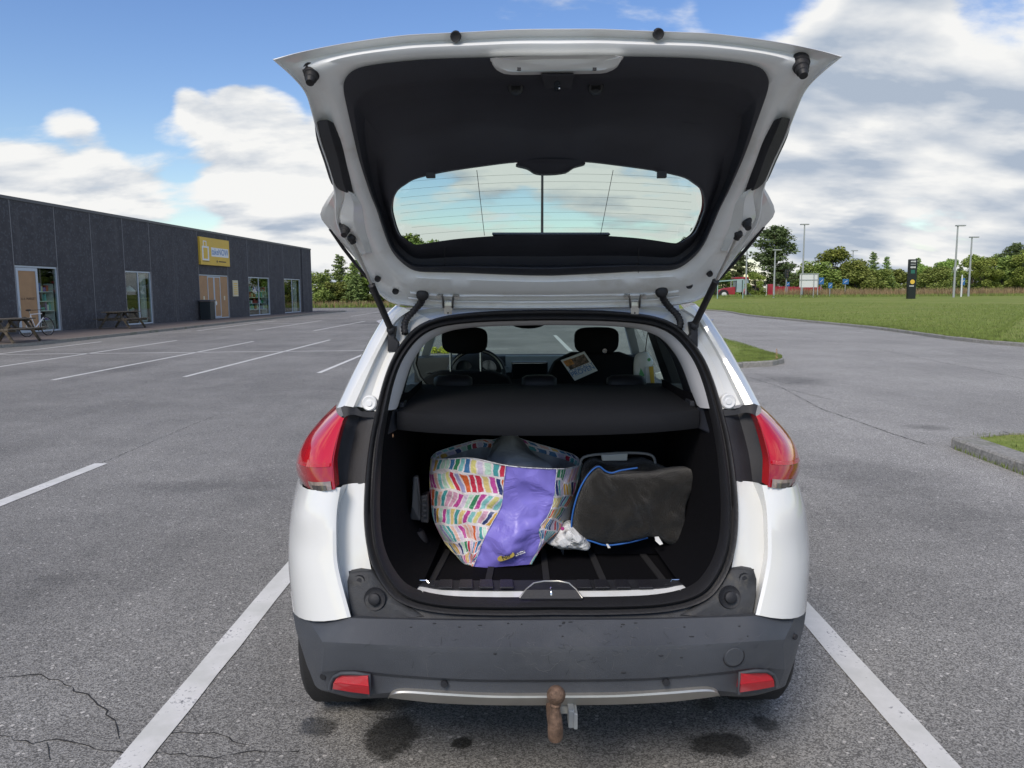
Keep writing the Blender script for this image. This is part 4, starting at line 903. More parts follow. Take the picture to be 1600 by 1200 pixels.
# --- upper body between seal and roof edge / pillars
upL = {'a': [(1035, 497), (1060, 510), (1083, 534), (1101, 562), (1115, 596), (1128, 640)],
       'b': [(1062, 484), (1087, 500), (1106, 530), (1123, 560), (1139, 594), (1157, 632)],
       'c': [(1078, 478), (1096, 496), (1117, 530), (1135, 560), (1155, 592), (1176, 631)],
       'd': [(1086, 474), (1105, 492), (1129, 527), (1146, 556), (1164, 588), (1188, 634)]}
ra = [R(x, y, .005) for x, y in upL['a']]; rb = [R(x, y, -.005) for x, y in upL['b']]; rc = [R(x, y, -.035) for x, y in upL['c']]; rd = [R(x, y, .06) for x, y in upL['d']]
rab = [lerp(a, b, .5)+V((0, .012, 0)) for a, b in zip(ra, rb)]; rb2 = [lerp(b, c, .25)+V((0, -.018, 0)) for b, c in zip(rb, rc)]; rcd = [lerp(c, d, .5)+V((.006, -.02, 0)) for c, d in zip(rc, rd)]
re_ = [d+V((.035, .55, .015)) for d in rd]
rows = [catmull(r_, 4) for r_ in (ra, rab, rb, rb2, rc, rcd, rd, re_)]
m_ = MB(); m_.loft(rows); cbuild(m_, 'rear_pillar', 'paint', 35, mirror=True)
# roof edge strip above the opening
top_a = [R(x, y, .006) for x, y in SO[:4]]+[]; top_b = [R(x, y, .03) for x, y in [(860, 474), (940, 475), (1005, 477), (1062, 484)]]; top_c = [p+V((0, .03, .03)) for p in top_b]
m_ = MB(); m_.loft([arc(catmull(top_a, 5)), arc(catmull([lerp(a, b, .6)+V((0, .02, 0)) for a, b in zip(top_a, top_b)], 5)), arc(catmull(top_b, 5)), arc(catmull(top_c, 5))]); cbuild(m_, 'roof_edge', 'paint', 40)
# roof
def roofx(Y): return interp([(2.72, .60), (3.3, .625), (4.4, .60), (4.62, .57)], Y)
rows = []
for Y in (2.76, 2.85, 3.0, 3.4, 3.8, 4.2, 4.5, 4.62):
    zc = interp([(2.76, 1.545), (3.4, 1.575), (4.0, 1.565), (4.62, 1.50)], Y); rx = roofx(Y)
    rows.append([cw(rx*math.sin(t), Y, zc-.075*(1-math.cos(t))) for t in [(-90+15*i)*math.pi/180*.98 for i in range(13)]])
m_ = MB(); m_.loft(rows); cbuild(m_, 'roof', 'paint', 60)
m_ = MB(); m_.loft([[p+V((0, 0, -.05)) for p in r_] for r_ in rows]); cbuild(m_, 'headliner', 'headliner', 60)
m_ = MB(); m_.lathe(cw(0, 3.12, 1.565), (0, -.12, 1), [(.035, 0), (.022, .03), (.006, .05), (.0045, .54), (.002, .545)], 10)
cbuild(m_, 'antenna', 'seal', 60)
# --- clear round plugs on the pillars
def plug(m): 
    c_ = R(1137, 627, -.002); m.lathe(c_, (0.15, -1, 0.12), [(.026, -.01), (.026, .006), (.022, .010), (.012, .007), (.010, .011), (.0, .011)], 20); return m
pair(plug, 'round_plug', 'white_plastic')
# --- quarter panels
lower = {'so': [(1149, 752), (1152, 790), (1152, 822), (1149, 855), (1143, 888)],
         'v1': [(1168, 752), (1182, 790), (1185, 828), (1183, 860), (1178, 889)],
         'v2': [(1176, 753), (1190, 790), (1193, 828), (1192, 875), (1174, 957)],
         'rg': [(1194, 758), (1201, 795), (1203, 840), (1201, 885), (1184, 961)],
         'sl': [(1246, 749), (1258, 790), (1264, 837), (1265, 885), (1260, 951)]}
RIDGE = -.055
Lso = [R(x, y, .004) for x, y in lower['so']]; Lv1 = [R(x, y, .012) for x, y in lower['v1']]; Lv2 = [R(x, y, .014) for x, y in lower['v2']]; Lrg = [R(x, y, RIDGE) for x, y in lower['rg']]
SLY = [2.56, 2.555, 2.53, 2.50, 2.46]
Lsl = [U(x, y, Y) for (x, y), Y in zip(lower['sl'], SLY)]
def arcpt(r_, s_, t):
    dx, dy = abs(s_.x-r_.x), s_.y-r_.y; k = min(.47, .385*dy/max(dx, 1e-4)); c = k/(1-k); ae = math.acos(c); a = t*ae
    return V((r_.x+(s_.x-r_.x)*math.sin(a)/math.sin(ae), r_.y+dy*(1-math.cos(a))/(1-c), lerp(r_, s_, t).z))
def arcpt_old(r_, s_, t): 
    a = t*math.pi/2; e = .92; return V((r_.x+(s_.x-r_.x)*math.sin(a)**e, r_.y+(s_.y-r_.y)*(1-math.cos(a)**e if math.cos(a) > 0 else 1), lerp(r_, s_, t).z))
cat = lambda r_: catmull(r_, 4)
m_ = MB(); m_.loft([cat(Lso), cat([lerp(a, b, .5)+V((0, .004, 0)) for a, b in zip(Lso, Lv1)]), cat(Lv1), cat(Lv2), cat([lerp(a, b, .45)+V((.003, .004, 0)) for a, b in zip(Lv2, Lrg)]), cat([r_+V((-.006, .002, 0)) for r_ in Lrg]), cat([r_+V((.004, -.003, 0)) for r_ in Lrg])]
                  +[cat([arcpt(a, b, t)+V((0, (-.020 if i <= 1 else .004 if i == 2 else 0)*math.sin(math.pi*t), 0)) for i, (a, b) in enumerate(zip(Lrg, Lsl))]) for t in (.15, .3, .45, .6, .75, .9, 1)]
                  +[cat([s_+V((.035, .14, 0)) for s_ in Lsl])])
cbuild(m_, 'quarter_panel', 'paint', 38, mirror=True)
# --- black panel inboard of the lamp
bi = [(1128, 641), (1136, 670), (1143, 710), (1149, 752)]; bm = [(1150, 638), (1160, 670), (1170, 710), (1176, 753)]; bo = [(1176, 632), (1190, 680), (1199, 715), (1196, 757)]
m_ = MB(); A = [R(x, y, .006) for x, y in bi]; B = [R(x, y, .028) for x, y in bm]; C_ = [R(x, y, -.005) for x, y in bo]
m_.loft([cat(A), cat([lerp(a, b, .3)+V((0, -.004, 0)) for a, b in zip(A, B)]), cat([lerp(a, b, .75)+V((0, -.002, 0)) for a, b in zip(A, B)]), cat(B), cat([lerp(a, b, .5)+V((0, .004, 0)) for a, b in zip(B, C_)]), cat(C_)])
m_.loft([cat([R(x, y, d) for x, y, d in [(1129, 640, -.004), (1150, 640, -.012), (1160, 633, -.02), (1172, 629, -.03), (1184, 633, -.03)]]), cat([R(x, y, d) for x, y, d in [(1130, 650, -.0), (1150, 648, -.006), (1162, 645, -.014), (1174, 646, -.03), (1180, 650, -.03)]])])
cbuild(m_, 'lamp_recess_panel', 'trim_black', 40, mirror=True)
# --- tail lamps
LI = [(1176, 648), (1183, 664), (1190, 688), (1196, 715), (1196, 738), (1195, 757)]; LO = [(1187, 632), (1212, 655), (1236, 683), (1249, 711), (1249.5, 733), (1243, 749.5)]
LOY = [.06, .075, .09, .115, .125, .125]
li = catmull([R(x, y, -.035) for x, y in LI], 4); lo = catmull([U(x, y, ry(y)+d) for (x, y), d in zip(LO, LOY)], 4)
def lampbody(m, k0=0, k1=None, off=0.0, ts=(0, .03, .15, .3, .45, .6, .75, .9, 1, 1.15)):
    k1 = k1 or len(li); rows = []
    for t in ts:
        row = []
        for i in range(k0, k1):
            p = arcpt(li[i]+V((0, -.03, 0)), lo[i], min(t, 1))+V((0, -off, 0)) if t > 0 else li[i]+V((0, .03, 0))
            if t > 1: p = lo[i]+V((.012, .06, 0))
            row.append(p)
        rows.append(row)
    m.loft(rows); return m
def bandrows(m, k0, k1, t0, t1, off):
    rows = []
    for j in range(7):
        t = lerp(t0, t1, j/6); rows.append([arcpt(li[i]+V((0, -.03, 0)), lo[i], t)+V((0, -off, 0)) for i in range(k0, k1)])
    m.loft(rows); return m
for s_ in (0, 1):
    def go(m_, name, mt, parent, **kw):
        if s_: m_.v = [mx(v) for v in m_.v]
        return cbuild(m_, name, mt, parent=parent, **kw)
    tl = go(lampbody(MB()), 'tail_lamp', 'lens_red', car, smooth=50)
    go(bandrows(MB(), 13, 21, .02, 1, .002), 'lower_lens', 'lens_dark_red', tl, smooth=60)
    go(bandrows(MB(), 12, 14, .06, .85, .004), 'light_bar', 'reflector', tl, smooth=60)
    go(bandrows(MB(), 17, 21, .06, .56, .006), 'reverse_lens', 'lens_clear', tl, smooth=60)
    go(bandrows(MB(), 18, 21, .16, .48, .009), 'reflector_bowl', 'lens_core', tl, smooth=60)
    m = MB(); m.tube([p+V((0, -.034, 0)) for p in li[2:]], .0025, 5); go(m, 'lens_rim', 'lens_dark_red', tl, smooth=60)
# --- bumper corners (dark plastic steps) and apron
cp = [(1142, 889), (1160, 888), (1176, 890), (1182, 900), (1181, 930), (1176, 958)]
cin = [(1143, 888), (1134, 900), (1124, 914), (1110, 930), (1090, 942), (1065, 950)]
A = [R(x, y, -.012) for x, y in cp]; B = [R(x, y, -.006) for x, y in cin]; C_ = [R(x, y, -.020) for x, y in [(1142, 890), (1150, 905), (1152, 920), (1145, 938), (1120, 952), (1100, 962)]]
m_ = MB(); bot = [R(x, y, -.012) for x, y in [(1176, 961), (1130, 966), (1080, 967), (960, 969), (860, 969)]]; topr = [R(x, y, -.002) for x, y in [(1143, 889), (1120, 920), (1085, 946), (980, 957), (860, 959)]]
midr = [lerp(a, b, .5)+V((0, -.006, 0)) for a, b in zip(topr, bot)]
edge = [R(1143, 889, -.012), R(1162, 889, -.014), R(1178, 892, -.014), R(1182, 905, -.014), R(1181, 932, -.014), R(1176, 961, -.014)]
ctr = R(1150, 925, -.02)
fan = [R(1143, 889, -.008)]+edge[1:]+[R(1140, 965, -.014), R(1105, 966, -.014), R(1060, 962, -.010), R(1085, 947, -.006), R(1108, 932, -.006), R(1127, 910, -.006)]
fan = [lerp(p, q, t) for p, q in zip(fan, fan[1:]+fan[:1]) for t in (0, .5)]
m_.loft([[p+V((0, .03, 0)) for p in fan], fan, [lerp(p, ctr, .06)+V((0, -.004, 0)) for p in fan], [lerp(p, ctr, .5)+V((0, -.002, 0)) for p in fan], [ctr]*len(fan)], closed=True)
m_.loft([[R(x, y, .0) for x, y in [(860, 955), (960, 954), (1040, 950), (1085, 944)]], [R(x, y, -.008) for x, y in [(860, 962), (960, 962), (1040, 960), (1090, 955)]], [R(x, y, -.02) for x, y in [(860, 972), (960, 971), (1040, 970), (1140, 968)]]])
cbuild(m_, 'bumper_step', 'corner_plastic', 40, mirror=True, merge=.0005)
def stop(m): m.lathe(R(1140, 933, -.018), (0.1, -1, .25), [(.036, .0), (.034, .006), (.026, .002), (.019, .002), (.018, .014), (.014, .017), (0, .017)], 22); return m
pair(stop, 'rubber_stop', 'trim_black', smooth=40)
def screw(m): m.lathe(R(1163, 904, -.016), (0.1, -1, .15), [(.019, .0), (.018, .004), (.010, .001), (.008, .006), (0, .006)], 18); return m
pair(screw, 'trim_screw', 'trim_black', smooth=40)
# --- bumper
BR = [ # rows of (px,py,Y): centre .. corner .. silhouette ; r0 top rear edge to r7 lower edge
 [(860, 966, 2.290), (1000, 965, 2.292), (1110, 962, 2.295), (1180, 957, 2.30), (1245, 953, 2.44), (1253, 952, 2.47), (1260, 950, 2.50)],
 [(860, 969, 2.225), (1000, 968, 2.228), (1110, 965, 2.235), (1184, 962, 2.245), (1246, 955, 2.39), (1254, 953, 2.44), (1260, 951, 2.48)],
 [(860, 990, 2.185), (1000, 989, 2.187), (1110, 986, 2.195), (1190, 982, 2.21), (1238, 974, 2.30), (1250, 967, 2.40), (1259, 959, 2.47)],
 [(860, 1011, 2.140), (1000, 1009, 2.142), (1110, 1006, 2.155), (1180, 1002, 2.175), (1226, 999, 2.225), (1246, 988, 2.34), (1256, 980, 2.45)],
 [(860, 1022, 2.137), (1000, 1020, 2.139), (1110, 1017, 2.152), (1180, 1013, 2.175), (1224, 1010, 2.222), (1243, 1004, 2.34), (1251, 998, 2.44)],
 [(860, 1062, 2.150), (1000, 1060, 2.152), (1110, 1052, 2.165), (1180, 1044, 2.19), (1226, 1046, 2.24), (1236, 1042, 2.33), (1240, 1036, 2.42)],
 [(860, 1066, 2.165), (1000, 1064, 2.167), (1110, 1056, 2.180), (1180, 1049, 2.20), (1224, 1052, 2.25), (1233, 1048, 2.33), (1237, 1044, 2.41)],
 [(860, 1087, 2.165), (1000, 1085, 2.167), (1110, 1079, 2.182), (1175, 1084, 2.22), (1215, 1076, 2.26), (1226, 1072, 2.33), (1229, 1066, 2.40)],
 [(860, 1091, 2.20), (1000, 1089, 2.20), (1110, 1087, 2.21), (1170, 1088, 2.25), (1212, 1078, 2.29), (1221, 1075, 2.34), (1225, 1070, 2.40)],
 [(860, 1093, 2.32), (1000, 1091, 2.32), (1110, 1088, 2.33), (1170, 1080, 2.36), (1200, 1068, 2.36), (1208, 1066, 2.38), (1214, 1062, 2.42)]]
rows = [arc(catmull([U(*q) for q in r_[:5]], 5)+catmull([U(*q) for q in r_[4:]], 5)[1:]) for r_ in BR]
m_ = MB(); m_.loft(rows); bump = cbuild(m_, 'rear_bumper', 'bumper', 20)
# side run of the bumper to the wheel arch
m_ = MB(); e1 = [U(*r_[-1]) for r_ in BR[1:8]]; m_.loft([e1, [V((min(p.x+.015, XC+.872), p.y+.14, p.z)) for p in e1]]); cbuild(m_, 'bumper_side', 'bumper', 30, mirror=True)
# fog reflectors
def fog(m):
    P_ = [(1158.5, 1053.5), (1180, 1051.5), (1197, 1051.5), (1205, 1056), (1209, 1063), (1210, 1073), (1184, 1078), (1156.5, 1082)]
    m.prism([U(x, y, 2.160+(x-1156)*.0011) for x, y in P_], (0, .05, 0)); return m
def fog2(m):
    P_ = [(1157.5, 1070), (1209.5, 1063.5), (1210, 1073), (1184, 1078), (1156.5, 1082)]
    m.prism([U(x, y, 2.156+(x-1156)*.0011) for x, y in P_], (0, .01, 0)); return m
def fogrim(m):
    P_ = [(1155, 1084), (1156, 1051), (1180, 1048.5), (1198, 1048.5), (1208, 1054), (1213, 1064), (1214, 1074)]
    m.tube([U(x, y, 2.175+max(0, (x-1180)*.0014)) for x, y in P_], .006, 6); return m
pair(fog, 'rear_reflector', 'reflector', smooth=None); pair(fog2, 'reflector_base', 'lens_dark_red', smooth=None); pair(fogrim, 'reflector_surround', 'bumper', smooth=60)
# silver skid strip
T_ = [(860, 1087, 2.150), (960, 1086, 2.151), (1044, 1081, 2.156), (1090, 1077.5, 2.162), (1110, 1077.5, 2.166), (1121, 1081, 2.172), (1125, 1088, 2.178)]
B_ = [(860, 1102, 2.185), (960, 1101, 2.186), (1044, 1097, 2.188), (1090, 1092, 2.192), (1110, 1089.5, 2.194), (1121, 1088, 2.196), (1125, 1088.5, 2.196)]
tt = catmull([U(*q) for q in T_], 4); bb = catmull([U(*q) for q in B_], 4)
m_ = MB(); m_.loft([arc([p+V((0, .03, .002)) for p in tt]), arc(tt), arc([lerp(a, b, .12)+V((0, -.006, 0)) for a, b in zip(tt, bb)]), arc([lerp(a, b, .6)+V((0, -.004, 0)) for a, b in zip(tt, bb)]), arc(bb), arc([p+V((0, .08, 0)) for p in bb])]); cbuild(m_, 'skid_strip', 'silver', 40)
# sensors, tow cover, scratches
def disc(px, py, Y, r, h=.003, mt='trim_black', name='parking_sensor', ax=(0, -1, .05), lab=None):
    m = MB(); m.lathe(U(px, py, Y), ax, [(r*1.08, -.006), (r*1.08, h*.2), (r, h), (0, h)], 24); return cbuild(m, name, mt, 30, label=lab)
disc(694, 1069, 2.159, .010); disc(1041, 1066.5, 2.160, .010); disc(487.5, 1000, 2.345, .009, ax=(-.6, -1, 0)); disc(1242.5, 995, 2.30, .009, ax=(.6, -1, 0)); disc(505, 1057, 2.25, .010, ax=(-.3, -1, 0))
m = MB(); m.lathe(U(1146.5, 1026, 2.163), (.12, -1, -.06), [(.031, -.004), (.031, .0005), (.029, .0005), (.0285, .003), (.027, .004), (0, .004)], 28); cbuild(m, 'tow_eye_cover', 'bumper', 30)
m = MB(); m.lathe(U(1146.5, 1026, 2.1655), (.12, -1, -.06), [(.0335, -.004), (.0335, .0008), (.0, .0008)], 28); cbuild(m, 'cover_gap', 'seal', 30)
from mathutils.bvhtree import BVHTree
bvt = BVHTree.FromPolygons([tuple(v.co+car.location) for v in bump.data.vertices], [tuple(p.vertices) for p in bump.data.polygons])
def onb(px, py, d=.0012):
    h = bvt.ray_cast(CAM, ray(px, py).normalized())[0]; return None if h is None else h-ray(px, py).normalized()*d
mat('scuff_light', (.15, .155, .16), .7); mat('scuff_dark', (.018, .020, .024), .8)
rnd = random.Random(21)
for mt_, n_, rng in (('scuff_light', 46, (4, 26)), ('scuff_dark', 34, (3, 16))):
    m_ = MB()
    for i in range(n_):
        px, py = rnd.choice(((rnd.uniform(560, 1200), rnd.uniform(975, 1060)), (rnd.uniform(780, 1060), rnd.uniform(975, 1050)))); a = rnd.uniform(-.5, .5) if rnd.random() < .6 else rnd.uniform(.8, 2.2); L = rnd.uniform(*rng); pts = []
        for k in range(7):
            q = onb(px+math.cos(a)*L*k/6, py+math.sin(a)*L*k/6+1.5*math.sin(k)); pts.append(q); a += rnd.uniform(-.12, .12)
        if all(q is not None for q in pts): m_.tube(pts, .00035, 3)
    tag(cbuild(m_, 'scratch', mt_, None, parent=bump), kind='stuff')
m_ = MB()
for i in range(22):
    px = rnd.uniform(640, 1180); q = onb(px, rnd.uniform(971, 980) if i < 15 else rnd.uniform(985, 1055))
    if q is not None: m_.sphere(q, .0045, 6, sc=(rnd.uniform(.5, 2), .25, rnd.uniform(.4, .8)))
tag(cbuild(m_, 'dirt_spot', 'scuff_dark', 60, parent=bump), kind='stuff')
# tow ball
m = MB(); c_ = U(869, 1086, 2.03); m.sphere(c_, .0265, 20); cbuild(m, 'tow_ball', 'rust', 80)
m = MB(); base = U(867, 1150, 2.03); m.lathe(V((c_.x-.002, c_.y, base.z-.012)), (0, 0, 1), [(.0, 0), (.017, .0), (.0215, .010), (.022, .038), (.0185, .066), (.0135, .088), (.0125, .100), (.0155, .102), (.0155, .108), (.012, .110), (.012, c_.z-base.z)], 20)
for k_ in range(len(m.v)): m.v[k_].y = c_.y+(m.v[k_].y-c_.y)*1.0
m.tube([V((c_.x-.002, c_.y, base.z+.02)), V((c_.x-.002, c_.y+.10, base.z+.0)), V((c_.x-.002, c_.y+.30, base.z+.03))], .020, 12); cbuild(m, 'tow_bar', 'rust', 60)
m = MB(); q = U(892, 1117, 2.16); m.box(q, (.018, .05, .055)); m.box(q+V((.012, .0, -.004)), (.012, .06, .050)); m.box(q+V((-.03, .05, 0)), (.06, .03, .035)); cbuild(m, 'socket_bracket', 'galv', None, bevel=.003)
# exhaust side / underbody
m = MB(); m.box(cw(0, 4.6, .32), (1.40, 3.0, .10)); cbuild(m, 'underbody', 'seal', None)
m = MB(); m.box(cw(0, 2.85, .44), (1.30, .5, .14)); cbuild(m, 'rear_valance', 'seal', None, bevel=.05)
# --- sides, bonnet, glass
WY = (2.95, 5.56); WR = .32
def zlow(Y):
    for wy in WY:
        d = abs(Y-wy)
        if d < .37: return .32+math.sqrt(.37**2-d*d)*1.0
    return .25
def wx(Y): return interp([(2.66, .872), (3.0, .885), (5.3, .885), (5.7, .86), (6.1, .76), (6.28, .60)], Y)
ys = [2.64]+[2.64+.0+i*.05 for i in range(1, 73)]+[6.28]
rows = []
for Y in ys:
    zl = zlow(Y); zt = interp([(2.64, 1.10), (3.2, 1.08), (5.2, 1.02), (5.9, .93), (6.28, .80)], Y); x_ = wx(Y)
    row = []
    for k in range(9):
        t = k/8; z = lerp(zl, zt, t); f_ = interp([(.25, .955), (.45, .99), (.7, 1.0), (.95, .985), (1.1, .955)], z); row.append(cw(x_*f_, Y, z))
    rows.append(row)
m_ = MB(); m_.loft(rows); cbuild(m_, 'body_side', 'paint', 40, mirror=True)
for wy in WY:
    m_ = MB()
    A = []; B = []; D = []
    for i in range(17):
        a = math.pi*(i/16*.86); A.append(cw(wx(wy)*1.0+.004, wy+.37*math.cos(a), .32+.37*math.sin(a))); B.append(cw(wx(wy)+.002, wy+.385*math.cos(a), .32+.385*math.sin(a))); D.append(cw(.60, wy+.37*math.cos(a), .32+.37*math.sin(a)))
    m_.loft([B, A, D])
    cbuild(m_, 'wheel_arch', 'bumper', 50, mirror=True)
m_ = MB(); m_.loft([[cw(wx(Y)*.96, Y, .25) for Y in (3.42, 4, 4.6, 5.16)], [cw(wx(Y)*1.0, Y, .38) for Y in (3.42, 4, 4.6, 5.16)]]); cbuild(m_, 'sill_cladding', 'bumper', 50, mirror=True)
def wheel(Y, s_):
    x = XC+s_*.80; m = MB(); m.lathe((x-s_*.10, Y, WR), (s_, 0, 0), [(.21, 0), (.30, .0), (.32, .02), (.32, .18), (.30, .20), (.21, .20)], 36); o = cbuild(m, 'wheel', 'tyre', 50)
    m = MB(); m.lathe((x+s_*.05, Y, WR), (s_, 0, 0), [(.205, -.1), (.21, .045), (.19, .03), (.05, .02), (.04, .04), (0, .04)], 24); cbuild(m, 'rim', 'silver', 40, parent=o)
    for k in range(5):
        a = k*2*math.pi/5; m = MB(); m.bar((x+s_*.085, Y+.04*math.cos(a), WR+.04*math.sin(a)), (x+s_*.09, Y+.195*math.cos(a), WR+.195*math.sin(a)), .02, .05); cbuild(m, 'spoke', 'silver', None, parent=o)
for Y in WY:
    for s_ in (-1, 1): wheel(Y, s_)
rows = []
for Y, z in ((5.32, 1.04), (5.6, .995), (5.9, .94), (6.15, .86), (6.28, .75)):
    x_ = wx(Y)*.96; rows.append([cw(x_*k/6, Y+.03*(1-abs(k)/6), z+.05*(1-(k/6)**2)) for k in range(-6, 7)])
m_ = MB(); m_.loft(rows); cbuild(m_, 'bonnet', 'paint', 50)
m_ = MB(); m_.loft([[cw(x, y, z) for x, y in ((-.62, 6.24), (-.4, 6.30), (0, 6.33), (.4, 6.30), (.62, 6.24))] for z in (.78, .55, .28)]); cbuild(m_, 'front_bumper', 'paint', 50)
# belt ledge closing body side to glass, pillars
def gx(Y, z):   # half width of the glasshouse
    zb = 1.05; t = (z-zb)/(1.48-zb); return lerp(interp([(2.8, .79), (3.4, .80), (5.3, .78)], Y), roofx(Y)+.005, max(0, min(1, t)))
def pil(m, y0, z0, y1, z1, w0, w1, th=.05):
    a = [cw(gx(y0, z0), y0-w0/2, z0), cw(gx(y0, z0), y0+w0/2, z0), cw(gx(y1, z1), y1+w1/2, z1), cw(gx(y1, z1), y1-w1/2, z1)]; m.prism(a, (-th, 0, 0)); return m
m_ = MB(); pil(m_, 5.22, 1.04, 4.60, 1.47, .10, .07); cbuild(m_, 'front_pillar', 'headliner', None, mirror=True, bevel=.004)
m_ = MB(); pil(m_, 4.10, 1.04, 4.02, 1.49, .26, .16); cbuild(m_, 'side_pillar', 'seal', None, mirror=True, bevel=.004); m_ = MB(); pil(m_, 3.28, 1.04, 3.16, 1.49, .24, .16); cbuild(m_, 'side_pillar', 'seal', None, mirror=True, bevel=.004)
m_ = MB(); m_.loft([[cw(.86, y, 1.0), cw(.80, y, 1.055), cw(.68, y, 1.06), cw(.66, y, .5)] for y in (2.66, 3.3, 4, 4.7, 5.3)]); cbuild(m_, 'door_trim', 'trim_panel', 30, mirror=True)
m_ = MB(); m_.loft([[cw(roofx(y)+.01, y, 1.50), cw(roofx(y)-.04, y, 1.46), cw(roofx(y)-.10, y, 1.47)] for y in (2.8, 3.3, 4, 4.6)]); cbuild(m_, 'roof_rail_trim', 'headliner', 30, mirror=True)
m_ = MB(); m_.loft([[cw(gx(y, 1.05)-.004, y, 1.05), cw(gx(y, 1.5)-.004, min(y, 4.62), 1.485)] for y in (3.0, 3.5, 4.0, 4.5, 5.15)]); cbuild(m_, 'side_glass', 'car_glass', None, mirror=True)
m_ = MB(); m_.loft([[cw(gx(5.24, 1.05)*k/4, 5.30-.10*(k/4)**2, 1.05) for k in range(-4, 5)], [cw(roofx(4.62)*k/4, 4.62-.05*(k/4)**2, 1.485-.01*(k/4)**2) for k in range(-4, 5)]]); cbuild(m_, 'windscreen', 'car_glass', 60)
# door mirrors
def mir(m): m.sphere(cw(.96, 4.98, 1.10), .10, 12, sc=(1.1, .6, .75)); m.bar(cw(.82, 5.0, 1.05), cw(.9, 4.99, 1.07), .06, .04); return m
pair(mir, 'door_mirror', 'paint', smooth=60)
# ------------------------------------------------------------------ interior
m_ = MB(); m_.box(cw(0, 4.0, .38), (1.30, 3.0, .06)); cbuild(m_, 'cabin_floor', 'carpet', None)
FL = .630
# load bay lining
low_si = si_[8*5-2:]    # from shelf level down to the sill
deep = []
def lining(sidei):
    return
zz_ = [1.17, 1.05, .90, .76, .66]
m_ = MB()
lin0 = [p+V((0, .03, 0)) for p in si_[38:72]]
lin1 = [V((XC+(p.x-XC)*.965, p.y+.10, max(p.z, FL))) for p in lin0]
lin2 = [V((XC+min(.52, (p.x-XC)*.93), 2.75, max(p.z, FL))) for p in lin0]
lin3 = [V((XC+min(.50, (p.x-XC)*.92), 3.12, max(p.z, FL))) for p in lin0]
m_.loft([lin0, lin1, lin2, lin3]); cbuild(m_, 'load_bay_lining', 'carpet', 50, mirror=True)
m_ = MB(); m_.loft([[cw(x, y, FL) for x in (-.56, -.3, 0, .3, .56)] for y in (2.40, 2.7, 3.15)]); cbuild(m_, 'load_floor', 'carpet', None)
for px in (672, 762, 855, 945, 1040):
    a = U(px, 898, 2.46); x = a.x; dx = (x-XC)*-.10
    m_ = MB(); m_.box((x+dx*.3, 2.62, FL+.003), (.022, .40, .006), Matrix.Rotation(math.radians((x-XC)*14), 3, 'Z')); cbuild(m_, 'floor_strip', 'floor_seam', None)
m_ = MB(); m_.box(cw(0, 3.14, .88), (1.16, .05, .62)); cbuild(m_, 'rear_seat_back', 'carpet', None)
# sill scuff plate
sil0 = [(860, 937), (945, 937), (1030, 933), (1075, 921), (1092, 914)]; sil1 = [(860, 923), (945, 923), (1030, 920), (1060, 915), (1090, 912)]; sil2 = [(860, 906), (945, 906), (1030, 905), (1058, 905), (1078, 908)]
s0_ = catmull([R(x, y, .012) for x, y in sil0], 4); s1_ = catmull([U(x, y, 2.385) for x, y in sil1], 4); s2_ = catmull([U(x, y, 2.44) for x, y in sil2], 4)
m_ = MB(); m_.loft([arc(s0_), arc([lerp(a, b, .5) for a, b in zip(s0_, s1_)]), arc([p+V((0, .0, 0)) for p in s1_])]); cbuild(m_, 'sill', 'paint_inner', 50)
m_ = MB(); m_.loft([arc([p+V((0, -.001, -.004)) for p in s1_]), arc([p+V((0, 0, .004)) for p in s1_]), arc(s2_), arc([p+V((0, .01, -.06)) for p in s2_])]); cbuild(m_, 'scuff_plate', 'trim_black', 50)
for px in (694, 726, 758, 790, 912, 940, 973, 1008):
    m_ = MB(); a = U(px, 921, 2.375); m_.prism([a+V((-.020, 0, .003)), a+V((.026, 0, .003)), a+V((.022, .055, .008)), a+V((-.018, .055, .008))], (0, 0, .005)); cbuild(m_, 'scuff_rib', 'leather', None, bevel=.0015)
# striker recess + latch
m_ = MB(); P_ = [(812, 938, 2.318), (822, 925, 2.335), (834, 915, 2.37), (850, 912, 2.385), (873, 912, 2.385), (889, 915, 2.37), (900, 925, 2.335), (910, 938, 2.318)]
m_.prism([U(*q)+V((0, -.004, .004)) for q in P_], (0, 0, .004)); cbuild(m_, 'striker_recess', 'trim_black', None, bevel=.001)
m_ = MB(); m_.tube([U(x, y, Y)+V((0, 0, .008)) for x, y, Y in P_], .003, 6); cbuild(m_, 'recess_rim', 'silver', 60)
m_ = MB(); c_ = U(861, 928, 2.335); m_.tube([c_+V((0, .03, 0)), c_+V((0, .03, .012)), c_+V((0, .0, .016)), c_+V((0, -.012, .010)), c_+V((0, -.012, -.004))], .004, 8); cbuild(m_, 'striker', 'chrome', 60)
def lash(px, py):
    c_ = U(px, py, 2.42); m_ = MB(); m_.box(c_, (.085, .045, .012)); o = cbuild(m_, 'lashing_cup', 'trim_black', None, bevel=.005)
    m_ = MB(); m_.tube([c_+V((-.020, -.002, .004)), c_+V((-.012, .004, .012)), c_+V((.012, .004, .012)), c_+V((.020, -.002, .004))], .0025, 6); cbuild(m_, 'lashing_ring', 'chrome', 60, parent=o)
lash(661, 913); lash(1056, 912)
